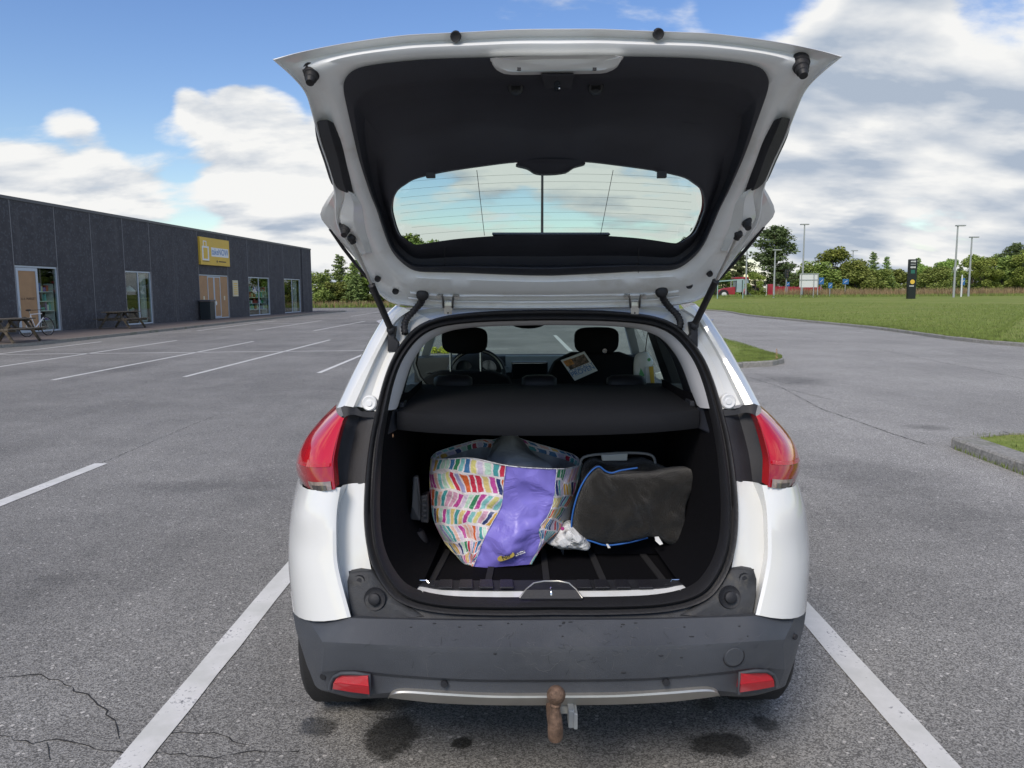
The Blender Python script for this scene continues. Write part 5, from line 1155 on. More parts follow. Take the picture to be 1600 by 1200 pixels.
# parcel shelf
sh = []
for Y, z0 in ((3.12, 1.222), (2.9, 1.222), (2.68, 1.215), (2.60, 1.205), (2.565, 1.18), (2.555, 1.145), (2.565, 1.118), (2.60, 1.112), (3.0, 1.11)):
    sh.append([cw(.515*math.copysign(abs(k/8)**.9, k), Y+(.030*abs(k/8)**4), z0-(.006 if z0 > 1.2 else -.018)*(k/8)**2) for k in range(-8, 9)])
m_ = MB(); m_.loft(sh); m_.loft([[p for p in (r_[0] for r_ in sh)], [p+V((.004, .01, 0)) for p in (r_[0] for r_ in sh)]]); cbuild(m_, 'parcel_shelf', 'shelf_felt', 50)
def bracket(m):
    m.prism([R(1110, 640, .03), R(1092, 637, .09), R(1086, 650, .12), R(1088, 668, .12), R(1119, 682, .03)], (0, .06, 0)); return m
pair(bracket, 'shelf_bracket', 'trim_panel', smooth=None, bevel=.006)
def bracket2(m):
    m.prism([cw(.50, 2.66, 1.20), cw(.50, 3.1, 1.21), cw(.66, 3.1, 1.21), cw(.66, 2.66, 1.20)], (0, 0, .02)); m.prism([cw(.60, 2.8, 1.21), cw(.60, 3.1, 1.21), cw(.66, 3.1, 1.40), cw(.66, 2.72, 1.30)], (.02, 0, 0)); return m
pair(bracket2, 'shelf_side_trim', 'trim_panel', smooth=None, bevel=.004)
m_ = MB(); m_.lathe(U(611, 680, 2.60), (.2, -1, -.2), [(.009, 0), (.008, .008), (.0, .012)], 10); cbuild(m_, 'load_bay_lamp', 'bulb', 60)
# rear seat head restraints
for pxa, pxb in ((675, 741), (812, 873), (945, 1012)):
    a, b = U(pxa, 606, 3.35), U(pxb, 586, 3.35); m_ = MB(); rr = (b.z-a.z)/2+.02
    pts = [V((x, 3.35, a.z+.004+(b.z-a.z)/2-.018)) for x in (a.x+.01, a.x+.03, (a.x+b.x)/2, b.x-.03, b.x-.01)]; m_.tube(pts, lambda i: (.030, .042, .044, .042, .030)[i], 14); cbuild(m_, 'rear_head_restraint', 'leather', 60)
m_ = MB(); m_.box(cw(0, 3.32, 1.02), (1.22, .18, .36)); cbuild(m_, 'rear_bench', 'fabric_dark', None, bevel=.04)
# front seats
def seat(pxc, lab, hrw=72):
    Yh = 4.05; c_ = U(pxc, 531, Yh); root_ = MB(); top = U(pxc, 511, Yh).z; bot = U(pxc, 553, Yh).z
    w_ = hrw/F*Yh/2; P_ = []
    for i in range(24):
        a = 2*math.pi*i/24; cx2, sx2 = math.cos(a), math.sin(a); P_.append(V((c_.x+w_*math.copysign(abs(cx2)**.55, cx2)*(1+.04*sx2), Yh, (top+bot)/2+(top-bot)/2*math.copysign(abs(sx2)**.6, sx2))))
    cc = V((c_.x, Yh, c_.z)); m = MB(); m.loft([[cc+V((0, -.055, 0))]*24, [lerp(cc, p, .7)+V((0, -.055, 0)) for p in P_], [lerp(cc, p, .95)+V((0, -.035, 0)) for p in P_], P_, [lerp(cc, p, .9)+V((0, .05, 0)) for p in P_], [cc+V((0, .06, 0))]*24], closed=True)
    return m, c_, bot
for pxc, w2, lab in ((726, 72, 'driver'), (932, 70, 'passenger')):
    m, c_, bot = seat(pxc, lab, w2); hr = cbuild(m, 'front_head_restraint', 'fabric_dark', 60)
    m = MB()
    for dx in (-.075, .085): m.cyl((c_.x+dx, 4.05, bot-.12), (c_.x+dx, 4.05, bot+.02), .008, n=8)
    cbuild(m, 'post', 'chrome' if lab == 'driver' else 'seal', 40, parent=hr)
    sb_ = bot-.085 if lab == 'driver' else bot+.012
    m = MB(); ww = .27 if lab == 'driver' else .26
    P_ = [V((c_.x-ww*1.05, 4.02, sb_-.60)), V((c_.x-ww*1.05, 4.02, sb_-.16)), V((c_.x-ww*.86, 4.02, sb_-.05)), V((c_.x-ww*.5, 4.02, sb_-.005)), V((c_.x+ww*.5, 4.02, sb_-.005)), V((c_.x+ww*.86, 4.02, sb_-.04)), V((c_.x+ww*1.05, 4.02, sb_-.16)), V((c_.x+ww*1.05, 4.02, sb_-.60))]
    m.prism(P_, (0, .12, 0)); cbuild(m, 'front_seat', 'fabric_dark', 40, bevel=.03)
m = MB(); m.lathe(U(945, 548, 3.995), (0, -1, 0), [(.016, 0), (.013, .008), (.012, .004), (0, .004)], 12); cbuild(m, 'seat_button', 'chrome', 50)
# dashboard, cluster, wheel, screen
zd = U(860, 554, 4.85).z
m_ = MB(); m_.loft([[cw(x, y+dy, z) for x, dy in ((-.72, -.10), (-.4, 0), (0, .02), (.4, 0), (.72, -.10))] for y, z in ((5.10, zd-.02), (4.9, zd-.0), (4.82, zd-.008), (4.80, zd-.045), (4.76, zd-.35))]); cbuild(m_, 'dashboard', 'trim_black', 40)
a, b = U(790, 582, 4.77), U(893, 556, 4.77); m_ = MB(); m_.prism([V((a.x, 4.77, a.z)), V((b.x+.3, 4.77, a.z)), V((b.x+.3, 4.79, b.z)), V((a.x, 4.79, b.z))], (0, .02, 0)); cbuild(m_, 'dash_band', 'dash_silver', None, bevel=.004)
a, b = U(799, 587, 4.74), U(856, 565, 4.74); m_ = MB(); m_.box(((a.x+b.x)/2, 4.745, (a.z+b.z)/2-.01), (b.x-a.x, .02, b.z-a.z+.02)); scn = cbuild(m_, 'touch_screen', 'chrome', None, bevel=.004)
m_ = MB(); m_.box(((a.x+b.x)/2, 4.734, (a.z+b.z)/2-.012), ((b.x-a.x)-.02, .006, b.z-a.z+.006)); cbuild(m_, 'screen_glass', 'screen', None, parent=scn)
for px in (870, 800):
    m_ = MB(); m_.lathe(U(862 if px > 830 else 792, 577, 4.76), (0, -1, 0), [(.020, 0), (.018, .01), (.010, .004), (0, .004)], 14); cbuild(m_, 'dash_dial', 'dash_silver', 40)
c_ = U(744, 578, 4.72); m_ = MB(); m_.sphere(c_+V((0, .06, -.0)), .19, 20, sc=(1, .25, .55)); cbuild(m_, 'instrument_binnacle', 'trim_black', 60)
for dx in (-.075, .075):
    m_ = MB(); m_.lathe(c_+V((dx, -.0, .01)), (0, -1, .1), [(.052, 0), (.050, .01), (.044, .010), (.042, .002), (0, .002)], 24); cbuild(m_, 'instrument_dial', 'screen', 40)
c_ = U(744, 587, 4.50); axs = V((0, -1, .35)).normalized(); ax1 = V((1, 0, 0)); ax2 = ax1.cross(axs)*-1
m_ = MB(); m_.tube([c_+ax1*(.165*math.cos(t))+ax2*(.155*math.sin(t)) for t in [2*math.pi*i/40 for i in range(40)]], .013, 10, closed=True); sw = cbuild(m_, 'steering_wheel', 'leather', 60)
m_ = MB(); m_.tube([c_-axs*-.010+ax1*(.160*math.cos(t))+ax2*(.150*math.sin(t)) for t in [math.pi*(.08+.84*i/24) for i in range(25)]], .005, 6); m_.bar(c_-ax1*.15, c_+ax1*.15, .02, .03); cbuild(m_, 'wheel_trim', 'silver', 60, parent=sw)
m_ = MB(); m_.lathe(c_, axs, [(.06, -.01), (.055, .02), (0, .025)], 18); cbuild(m_, 'wheel_hub', 'leather', 50, parent=sw)
for px, py, w_ in ((677, 583, .13), (677, 592, .13)):
    a = U(px, py, 4.72); m_ = MB(); m_.bar(a-V((w_*.5, 0, 0)), a+V((w_*.5, 0, .012)), .012, .006); cbuild(m_, 'vent_trim', 'chrome', None)
m_ = MB(); a, b = U(797, 500, 4.62), U(854, 512, 4.62); m_.sphere(((a.x+b.x)/2, 4.62, (a.z+b.z)/2+.01), (b.x-a.x)/2, 16, sc=(1, .2, .36)); cbuild(m_, 'rear_view_mirror', 'seal', 60)
m_ = MB(); m_.loft([[cw(x, 4.64, 1.49) for x in (-.55, 0, .55)], [cw(x, 4.50, 1.435) for x in (-.55, 0, .55)], [cw(x, 4.2, 1.46) for x in (-.55, 0, .55)]]); cbuild(m_, 'header_trim', 'headliner', 40)
# seat belt strap on the left
m_ = MB(); m_.tube([U(652, 548, 3.7), U(648, 570, 3.66), U(655, 590, 3.62), U(668, 606, 3.6)], .012, 6); cbuild(m_, 'seat_belt', 'leather', 60)
XC_BODY = XC; XC = 0.112
# ------------------------------------------------------------------ TAILGATE
GYT = [(40, 1.855), (90, 1.90), (150, 2.00), (200, 2.10), (255, 2.22), (307, 2.335), (385, 2.50), (430, 2.60), (484, 2.71)]
def Gt(px, py, dy=0.0): return U(px, py, interp(GYT, py)+dy)
GT = [((868, 45), (868, 90), (862, 270)), ((940, 45), (930, 89), (885, 267)), ((1010, 48), (985, 90), (898, 257)), ((1070, 50), (1040, 91), (915, 252)), ((1123, 53), (1090, 93), (970, 258)), ((1207, 64), (1151, 99), (1020, 265)),
      ((1275, 77), (1185, 107), (1050, 271)), ((1317, 88), (1198, 122), (1072, 277)), ((1286, 113), (1198, 140), (1085, 285)), ((1260, 140), (1188, 170), (1095, 293)), ((1245, 172), (1177, 200), (1100, 303)), ((1228, 215), (1160, 246), (1102, 315)),
      ((1206, 262), (1137, 298), (1101, 328)), ((1193, 300), (1122, 328), (1097, 340)), ((1186, 345), (1112, 352), (1092, 353)), ((1160, 386), (1097, 384), (1085, 365)), ((1130, 428), (1080, 405), (1072, 374)), ((1100, 464), (1055, 421), (1057, 380)),
      ((1064, 476), (1020, 424), (1020, 375)), ((1010, 480), (985, 425), (985, 371)), ((940, 482), (930, 428), (920, 367)), ((862, 483), (862, 431), (862, 366))]
def gate_curve(j, sharp=None):
    pts = [Gt(*t_[j]) for t_ in GT]
    if sharp is None: return catmull(pts, 4)
    a = catmull(pts[:sharp+1], 4); b = catmull(pts[sharp:], 4); return a+b[1:]
go_ = gate_curve(0, 7); gb_ = gate_curve(1); gw_ = gate_curve(2)
gate = MB()
def gl_(A, B, t, dy): return full([lerp(a, b, t)+V((0, dy, 0)) for a, b in zip(A, B)])
gate.loft([gl_(go_, gb_, 0, .012), gl_(go_, gb_, 0, .0), gl_(go_, gb_, .035, -.004), gl_(go_, gb_, .08, .010), gl_(go_, gb_, .20, .018), gl_(go_, gb_, .36, .006), gl_(go_, gb_, .46, -.008), gl_(go_, gb_, .60, -.020), gl_(go_, gb_, .82, -.022), gl_(go_, gb_, .9, -.012), gl_(go_, gb_, 1.0, -.010), gl_(go_, gb_, 1.03, .02)], closed=True)
tg = cbuild(gate, 'tailgate', 'paint_inner', 50, label='raised white tailgate with black inner trim')
# outer skin (faces up / forward)
def up_(p, a, b): return p+V((0, a, b))
def skin(t, a, b):
    A = [lerp(p, q, t)+V((0, a, b)) for p, q in zip(go_, gb_)]; return full(A)
def skin2(t, a, b):
    A = [lerp(p, q, t)+V((0, a, b)) for p, q in zip(gb_, gw_)]; return full(A)
m_ = MB(); m_.loft([skin(0, .012, 0), skin(.02, .02, .004), skin(.3, .085, .02), skin(1, .12, .03), skin2(.5, .12, .03), skin2(.97, .055, .005)], closed=True); cbuild(m_, 'tailgate_skin', 'paint', 60, parent=tg)
# black trim panel
m_ = MB(); m_.loft([gl_(gb_, gw_, 0, -.008), gl_(gb_, gw_, .02, -.022), gl_(gb_, gw_, .07, -.026), gl_(gb_, gw_, .17, -.030), gl_(gb_, gw_, .20, -.024), gl_(gb_, gw_, .27, .030), gl_(gb_, gw_, .5, .046), gl_(gb_, gw_, .62, .036), gl_(gb_, gw_, .66, .028), gl_(gb_, gw_, .93, .002), gl_(gb_, gw_, 1, .0), gl_(gb_, gw_, 1, .02)], closed=True)
cbuild(m_, 'trim_panel', 'trim_panel', 30, parent=tg)
# hatch glass + heater lines
gw_f = full(gw_); cen_w = Gt(862, 320, .05)
def gsurf(px, py): return Gt(px, py, .040)
m_ = MB(); rows = []
gwo = [p+V((0, .040, 0)) for p in gw_]
# glass as columns between top and bottom edges
def edge_z(x, top):
    best = None
    pts = gw_f
    for a, b in zip(pts, pts[1:]+pts[:1]):
        if (a.x-x)*(b.x-x) <= 0 and abs(a.x-b.x) > 1e-7:
            q = lerp(a, b, (x-a.x)/(b.x-a.x))
            if best is None or (q.z > best.z if top else q.z < best.z): best = q
    return best
xs_ = [p.x for p in gw_f]; xa, xb = min(xs_)+.001, max(xs_)-.001
for i in range(41):
    x = lerp(xa, xb, .5-.5*math.cos(math.pi*i/40)); tz, bz = edge_z(x, True), edge_z(x, False)
    rows.append([lerp(tz, bz, k/8)+V((0, .012, 0)) for k in range(9)])
m_.loft(rows); cbuild(m_, 'hatch_glass', 'hatch_glass', 60, parent=tg)
m_ = MB()
for py, sag in ((272, 1), (284, 1), (296, 1), (308, 1), (320, 1), (332, 1), (344, 1), (356, 1)):
    pts = []
    for i in range(31):
        u_ = -1+2*i/30; px = 853+u_*262; py2 = py+14*u_*u_-u_*3; p = Gt(px, py2, .008)
        if xa+.02 < p.x < xb-.02:
            tz, bz = edge_z(p.x, True), edge_z(p.x, False)
            if bz.z < p.z < tz.z: pts.append(p)
    if len(pts) > 3: m_.tube(pts, .00033, 3)
for px0, px1 in ((745, 757), (958, 938)): m_.tube([Gt(px0+(px1-px0)*k/6, (266)+(102)*k/6, .008) for k in range(7)], .0009, 4)
tag(cbuild(m_, 'heater_lines', 'trim_panel', None, parent=tg), kind='stuff')
# tongue of the trim over the window (rounded bulge)
m_ = MB(); P_ = catmull([Gt(x, y, -.0) for x, y in [(806, 257), (816, 252), (835, 249), (862, 248), (890, 249), (905, 251), (915, 255), (898, 260), (885, 268), (862, 271), (838, 270), (824, 262)]], 3, True); cc = Gt(862, 260, .004)
m_.loft([[p+V((0, .04, 0)) for p in P_], P_, [lerp(p, cc, .3)+V((0, -.002, 0)) for p in P_], [cc]*len(P_)], closed=True); cbuild(m_, 'wiper_motor_cover', 'trim_panel', 50, parent=tg, merge=.0005)
# window clips
for px in (673, 1034):
    m_ = MB(); a = Gt(px, 272, .0); m_.box(a, (.026, .02, .022)); m_.box(a+V((0, .0, .012)), (.036, .016, .010)); cbuild(m_, 'trim_clip', 'seal', None, parent=tg, bevel=.002)
# lower lip panel joints and third brake light seen through the glass
m_ = MB(); m_.prism([Gt(x, y, .05) for x, y in [(768, 366), (955, 366), (930, 386), (785, 386)]], (0, .05, .01)); cbuild(m_, 'spoiler_lamp_housing', 'trim_black', None, parent=tg, bevel=.004)
m_ = MB(); m_.tube([Gt(x, y, .046) for x, y in [(775, 384), (815, 381), (862, 380), (905, 381)]], .0022, 6); cbuild(m_, 'lamp_edge', 'silver', 60, parent=tg)
for px in (695, 998):
    m_ = MB(); m_.tube([Gt(px, 388, -.006), Gt(px, 404, -.014), Gt(px-.5, 426, -.024)], .0012, 5); cbuild(m_, 'panel_joint', 'seal', None, parent=tg)
# hand grips (recessed pockets)
for px, s_ in ((637, 1), (1090, -1)):
    P_ = [(px-44, 190), (px-38, 180), (px-20, 176), (px+30, 178), (px+44, 182), (px+46, 188), (px+30, 196), (px, 202), (px-36, 203)] if s_ == 1 else [(px-44, 172), (px-30, 168), (px+20, 169), (px+38, 172), (px+45, 180), (px+43, 192), (px+30, 196), (px-20, 192), (px-38, 182)]
    P3 = catmull([Gt(x, y, .037) for x, y in P_], 2, True); cc = sum(P3, V())/len(P3)
    m_ = MB(); m_.loft([[lerp(p, cc, -.16)+V((0, .010, 0)) for p in P3], [p+V((0, -.006, 0)) for p in P3], [lerp(p, cc, .05)+V((0, .0, 0)) for p in P3], [lerp(p, cc, .2)+V((0, .03, 0)) for p in P3], [cc+V((0, .035, 0))]*len(P3)], closed=True); cbuild(m_, 'hand_grip', 'carpet', 50, parent=tg, merge=.0005)
for px in (806, 931):
    m_ = MB(); m_.lathe(Gt(px, 137, -.006), (0, -1, -.5), [(.020, 0), (.018, .006), (.012, .0), (0, .0)], 16); cbuild(m_, 'panel_plug', 'seal', 50, parent=tg)
for L_ in ([(640, 163), (700, 158), (770, 152), (862, 150), (950, 150), (1030, 153), (1100, 160)], [(640, 212), (740, 205), (862, 203), (980, 204), (1110, 206)]):
    m_ = MB(); m_.tube(catmull([Gt(x, y, .038) for x, y in L_], 4), .005, 8); cbuild(m_, 'pressed_line', 'trim_panel', 60, parent=tg)
# latch plate and lock
P_ = [(768, 93), (775, 90), (862, 87), (965, 87), (971, 91), (966, 101), (950, 110), (925, 112), (862, 113), (800, 114), (782, 110), (772, 102)]
P3 = catmull([Gt(x, y, -.032) for x, y in P_], 2, True); cc = Gt(868, 100, -.045)
m_ = MB(); m_.loft([[p+V((0, .04, 0)) for p in P3], P3, [lerp(p, cc, .06)+V((0, -.004, 0)) for p in P3], [lerp(p, cc, .25)+V((0, .010, .0)) for p in P3], [lerp(p, cc, .6)+V((0, .012, .0)) for p in P3], [cc+V((0, .02, 0))]*len(P3)], closed=True); cbuild(m_, 'latch_plate', 'paint', 40, parent=tg, merge=.0005)
for px in (811, 929):
    m_ = MB(); m_.box(Gt(px, 108, -.046), (.009, .006, .006)); cbuild(m_, 'plate_notch', 'seal', None, parent=tg)
m_ = MB(); m_.prism([Gt(x, y, -.045) for x, y in [(845, 116), (898, 116), (893, 140), (852, 140)]], (0, .05, .02)); lk = cbuild(m_, 'lock', 'trim_black', None, parent=tg, bevel=.004)
m_ = MB(); m_.prism([Gt(x, y, -.047) for x, y in [(866, 130), (869, 127), (873, 127), (875, 130), (875, 141), (866, 141)]], (0, .01, 0)); cbuild(m_, 'lock_slot', 'screen', None, parent=tg)
m_ = MB(); m_.sphere(Gt(874, 138, -.052), .003, 8); cbuild(m_, 'lock_claw', 'chrome', 60, parent=tg)
# rubber buffers (stepped cones), pads, plugs
def buf(px, py, r=.020, L=.045, ax=(0, -.75, -1), s=1): 
    m = MB(); m.lathe(Gt(px, py, -.0), ax, [(r*1.15, -.012), (r*1.15, .004), (r, .006), (r*.92, .018), (r*.78, .020), (r*.72, .032), (r*.6, .034), (r*.5, L), (0, L)], 20); return m
for px, py in ((488, 110), (1250, 99)): cbuild(buf(px, py), 'rubber_buffer', 'seal', 40, parent=tg)
for px, py in ((541, 352), (1164, 341)): cbuild(buf(px, py, .019, .05, (0, -.9, -.8)), 'rubber_buffer', 'seal', 40, parent=tg)
for px, py, r in ((712, 57, .011), (1029, 53, .011), (590, 436, .009), (618, 455, .010), (1109, 428, .009), (1077, 446, .010)):
    m = MB(); m.lathe(Gt(px, py, -.004 if py > 100 else -.006), (0, -1, -.4), [(r*1.15, -.01), (r*1.15, .003), (r, .006), (r*.6, .004), (0, .004)], 16); cbuild(m, 'hole_plug', 'seal', 40, parent=tg)
def pad(m):
    A = [(1206, 190), (1190, 215), (1178, 245), (1168, 275), (1163, 296)]; B = [(1222, 183), (1210, 212), (1196, 245), (1184, 280), (1176, 298)]; C2 = [(1237, 188), (1230, 215), (1214, 250), (1199, 283), (1186, 293)]
    a, b, c = (catmull([Gt(x, y, d) for x, y in L_], 3) for L_, d in ((A, -.005), (B, -.035), (C2, .02)))
    m.loft([[p+V((0, .03, 0)) for p in a], a, [lerp(p, q, .5)+V((0, -.010, 0)) for p, q in zip(a, b)], b, [lerp(p, q, .5)+V((0, -.008, 0)) for p, q in zip(b, c)], c, [p+V((0, .02, .004)) for p in c]]); return m
for s_ in (0, 1):
    m = pad(MB())
    if s_: m.v = [mx(v) for v in m.v]
    cbuild(m, 'lamp_wing_cover', 'trim_black', 50, parent=tg)
# spoiler wings beside the window
def wing(m):
    O_ = [(1188, 287), (1198, 300), (1211, 331), (1195, 354), (1178, 372), (1150, 400)]; I_ = [(1165, 299), (1150, 318), (1143, 345), (1137, 365), (1134, 372), (1128, 392)]
    o = catmull([Gt(x, y, .02) for x, y in O_], 3); i_ = catmull([Gt(x, y, -.02) for x, y in I_], 3)
    m.loft([[p+V((0, .06, .02)) for p in o], o, [lerp(p, q, .1)+V((0, -.006, 0)) for p, q in zip(o, i_)], [lerp(p, q, .38)+V((0, .014, 0)) for p, q in zip(o, i_)], [lerp(p, q, .48)+V((0, -.012, 0)) for p, q in zip(o, i_)], [lerp(p, q, .8)+V((0, -.026, 0)) for p, q in zip(o, i_)], i_, [p+V((-.003, .02, 0)) for p in i_]]); return m
for s_ in (0, 1):
    m = wing(MB())
    if s_: m.v = [mx(v) for v in m.v]
    cbuild(m, 'spoiler_wing', 'paint', 40, parent=tg)
def wstrip(m):
    m.tube([Gt(x, y, .02) for x, y in [(1193, 354), (1170, 384), (1145, 413), (1125, 434), (1108, 452)]], .006, 6); return m
for s_ in (0, 1):
    m = wstrip(MB())
    if s_: m.v = [mx(v) for v in m.v]
    cbuild(m, 'rubber_strip', 'seal', 50, parent=tg)
# hinge-side ridges and hinges
m_ = MB(); m_.tube(arc(catmull([Gt(x, y, -.004) for x, y in [(862, 462), (940, 461), (1010, 460), (1060, 455)]], 4)), .004, 6); m_.tube(arc(catmull([Gt(x, y, .0) for x, y in [(862, 472), (940, 471), (1010, 469), (1062, 463)]], 4)), .003, 6); cbuild(m_, 'pressed_ridge', 'paint_inner', 60, parent=tg)
for px in (700, 992):
    m_ = MB(); a = lambda dx, py, d: U(px+dx, py, interp(GYT, min(py, 484))+d)
    for s_ in (-1, 1):
        m_.tube([a(s_*17, 463, -.018), a(s_*9, 461, -.024), a(s_*7.5, 470, -.026), a(s_*7, 480, -.018)], .0045, 8); m_.lathe(a(s_*14, 463, -.014), (0, -1, -.3), [(.009, 0), (.008, .009), (0, .010)], 8)
    m_.box(a(0, 475, -.012), (.024, .010, .012)); m_.prism([a(-7, 477, -.01), a(7, 477, -.01), a(6, 491, -.02), a(-6, 491, -.02)], (0, .01, .002)); cbuild(m_, 'hinge', 'steel', 40, bevel=0)
    m_ = MB(); m_.sphere(a(0, 489, -.022), .003, 8); cbuild(m_, 'hinge_bolt', 'seal', 60)
XC = XC_BODY
# gas struts
def strut(side):
    if side == 'l': J, M1, Bm = (549, 372), (580, 442), (611, 515)
    else: J, M1, Bm = (1154, 366), (1120, 433), (1085, 508)
    top = Gt(*J, -.035); bot = U(Bm[0], Bm[1], ry(Bm[1])-.045); mid = lerp(top, bot, .48)
    m = MB(); m.tube([top, mid], .0045, 8); st_ = cbuild(m, 'gas_strut', 'steel', 60)
    m = MB(); m.tube([mid, lerp(mid, bot, .02), lerp(mid, bot, .03), bot], lambda i: (.009, .0125, .0115, .0115)[i], 14); cbuild(m, 'strut_cylinder', 'seal', 50, parent=st_)
    m = MB(); m.sphere(top, .014, 10); m.tube([top, lerp(top, mid, .10)], .010, 8); m.tube([top+V((0, .03, .01)), top], .007, 8); cbuild(m, 'strut_ball_joint', 'seal', 60, parent=st_)
    s_ = -1 if side == 'l' else 1
    m = MB(); q = bot; m.sphere(q, .017, 10); m.prism([q+V((-.016*s_, .0, .01)), q+V((.012*s_, 0, .012)), q+V((.014*s_, .0, -.075)), q+V((-.020*s_, .0, -.078)), q+V((-.024*s_, .0, -.045)), q+V((-.010*s_, 0, -.03))], (0, .04, 0)); cbuild(m, 'strut_bracket', 'trim_black', 40, parent=st_, bevel=.003)
strut('l'); strut('r')
# wiring hoses with ribs
for pts in ([(660, 461), (658, 472), (648, 484), (637, 496), (632, 508), (633, 522)], [(1034, 456), (1037, 468), (1046, 480), (1057, 491), (1063, 503), (1061, 514)]):
    P3 = [Gt(*pts[0], -.004)]+[lerp(Gt(x, min(y, 484), -.03), R(x, max(y, 484), -.03), k_) for (x, y), k_ in zip(pts[1:], (.1, .4, .8, 1, 1))]
    P3 = [U(x, y, lerp(interp(GYT, min(y, 484)), ry(max(y, 484)), k_)-.018) for (x, y), k_ in zip(pts, (0, .2, .5, .8, 1, 1))]
    c3 = catmull(P3, 12); m = MB(); m.tube(c3, lambda i: .0125 if (i//2) % 2 else .0105, 12); m.lathe(P3[0], (0, -1, -.2), [(.022, -.002), (.020, .008), (.012, .014)], 14); cbuild(m, 'wiring_hose', 'seal', 50)
# ================================================================== THINGS IN THE BOOT
def bag_material():
    m_ = bpy.data.materials.new('bag_print'); m_.use_nodes = True; t = m_.node_tree; b = t.nodes['Principled BSDF']
    uv = t.nodes.new('ShaderNodeTexCoord').outputs['UV']
    nzd = nd(t, 'ShaderNodeTexNoise'); nzd.inputs['Scale'].default_value = 5; nzd.inputs['Detail'].default_value = 3; t.links.new(uv, nzd.inputs['Vector'])
    uvd = vmath(t, 'ADD', uv, vmath(t, 'MULTIPLY', vmath(t, 'SUBTRACT', nzd.outputs['Color'], (.5, .5, .5)), (.075, .14, 0)))
    s = nd(t, 'ShaderNodeSeparateXYZ'); t.links.new(uvd, s.inputs[0])
    v = math_(t, 'MULTIPLY', s.outputs[1], 7.5); row = math_(t, 'FLOOR', v); vf = math_(t, 'FRACT', v)
    wn1 = nd(t, 'ShaderNodeTexWhiteNoise', noise_dimensions='1D'); t.links.new(row, wn1.inputs['W'])
    shear = math_(t, 'MULTIPLY', math_(t, 'SUBTRACT', wn1.outputs[0], .5), vf)
    u = math_(t, 'ADD', math_(t, 'MULTIPLY_ADD', s.outputs[0], 34.0, math_(t, 'MULTIPLY', wn1.outputs[0], 7.3)), math_(t, 'MULTIPLY', shear, 3.2))
    col = math_(t, 'FLOOR', u); uf = math_(t, 'FRACT', u)
    cb = nd(t, 'ShaderNodeCombineXYZ'); t.links.new(col, cb.inputs[0]); t.links.new(row, cb.inputs[1])
    wn2 = nd(t, 'ShaderNodeTexWhiteNoise', noise_dimensions='2D'); t.links.new(cb.outputs[0], wn2.inputs['Vector'])
    cr = nd(t, 'ShaderNodeValToRGB'); cr.color_ramp.interpolation = 'CONSTANT'
    pal = [(.05, .30, .32), (.55, .30, .42), (.62, .50, .20), (.30, .30, .52), (.50, .02, .06), (.42, .62, .50), (.60, .35, .05), (.02, .04, .16), (.65, .60, .22), (.45, .05, .28), (.68, .42, .35), (.03, .22, .10), (.20, .50, .50), (.60, .12, .03), (.55, .48, .62), (.04, .16, .34)]
    e = cr.color_ramp.elements
    while len(e) < len(pal): e.new(.5)
    for i, c in enumerate(pal): e[i].position = i/len(pal); e[i].color = (*c, 1)
    t.links.new(wn2.outputs[0], cr.inputs[0])
    inside = math_(t, 'MULTIPLY', math_(t, 'MULTIPLY', math_(t, 'GREATER_THAN', uf, .14), math_(t, 'LESS_THAN', uf, .90)), math_(t, 'MULTIPLY', math_(t, 'GREATER_THAN', vf, .07), math_(t, 'LESS_THAN', vf, .93)))
    pale = math_(t, 'MULTIPLY', math_(t, 'GREATER_THAN', wn2.outputs[0], .9), .3)
    c = mixc(t, inside, (.68, .64, .66), cr.outputs[0]); ov = t.nodes.new('ShaderNodeTexCoord').outputs['Object']
    nz = noise_(t, ov, 260, 3, .6); c = mixc(t, math_(t, 'MULTIPLY', smooth(t, nz, .5, .8), .25), c, (.7, .68, .7))
    t.links.new(c, b.inputs['Base Color']); b.inputs['Roughness'].default_value = .38
    nb = noise_(t, ov, 22, 5, .62, .6); bn = t.nodes.new('ShaderNodeBump'); bn.inputs['Strength'].default_value = .55; bn.inputs['Distance'].default_value = .02; t.links.new(nb, bn.inputs['Height']); t.links.new(bn.outputs[0], b.inputs['Normal'])
    MAT['bag_print'] = m_
bag_material()
def crinkle(name, col, rough, sc, st=.5):
    m_ = bpy.data.materials.new(name); m_.use_nodes = True; t = m_.node_tree; b = t.nodes['Principled BSDF']; b.inputs['Base Color'].default_value = (*col, 1); b.inputs['Roughness'].default_value = rough
    ov = t.nodes.new('ShaderNodeTexCoord').outputs['Object']; vo = t.nodes.new('ShaderNodeTexVoronoi'); vo.feature = 'F1'; vo.inputs['Scale'].default_value = sc; 
    nz = noise_(t, ov, sc*.6, 4, .6, .8); wv = vmath(t, 'ADD', ov, None); n_ = t.nodes[-1]
    cb = nd(t, 'ShaderNodeCombineXYZ'); t.links.new(math_(t, 'MULTIPLY', nz, .1), cb.inputs[0]); t.links.new(math_(t, 'MULTIPLY', nz, .06), cb.inputs[2]); t.links.new(cb.outputs[0], n_.inputs[1]); t.links.new(wv, vo.inputs['Vector'])
    bn = t.nodes.new('ShaderNodeBump'); bn.inputs['Strength'].default_value = st; bn.inputs['Distance'].default_value = .02; t.links.new(math_(t, 'ADD', vo.outputs['Distance'], nz), bn.inputs['Height']); t.links.new(bn.outputs[0], b.inputs['Normal']); MAT[name] = m_
crinkle('bag_purple', (.20, .17, .58), .38, 13, .5); crinkle('bag_lining', (.26, .27, .28), .4, 10); crinkle('bag_white', (.62, .63, .64), .3, 25, .8)
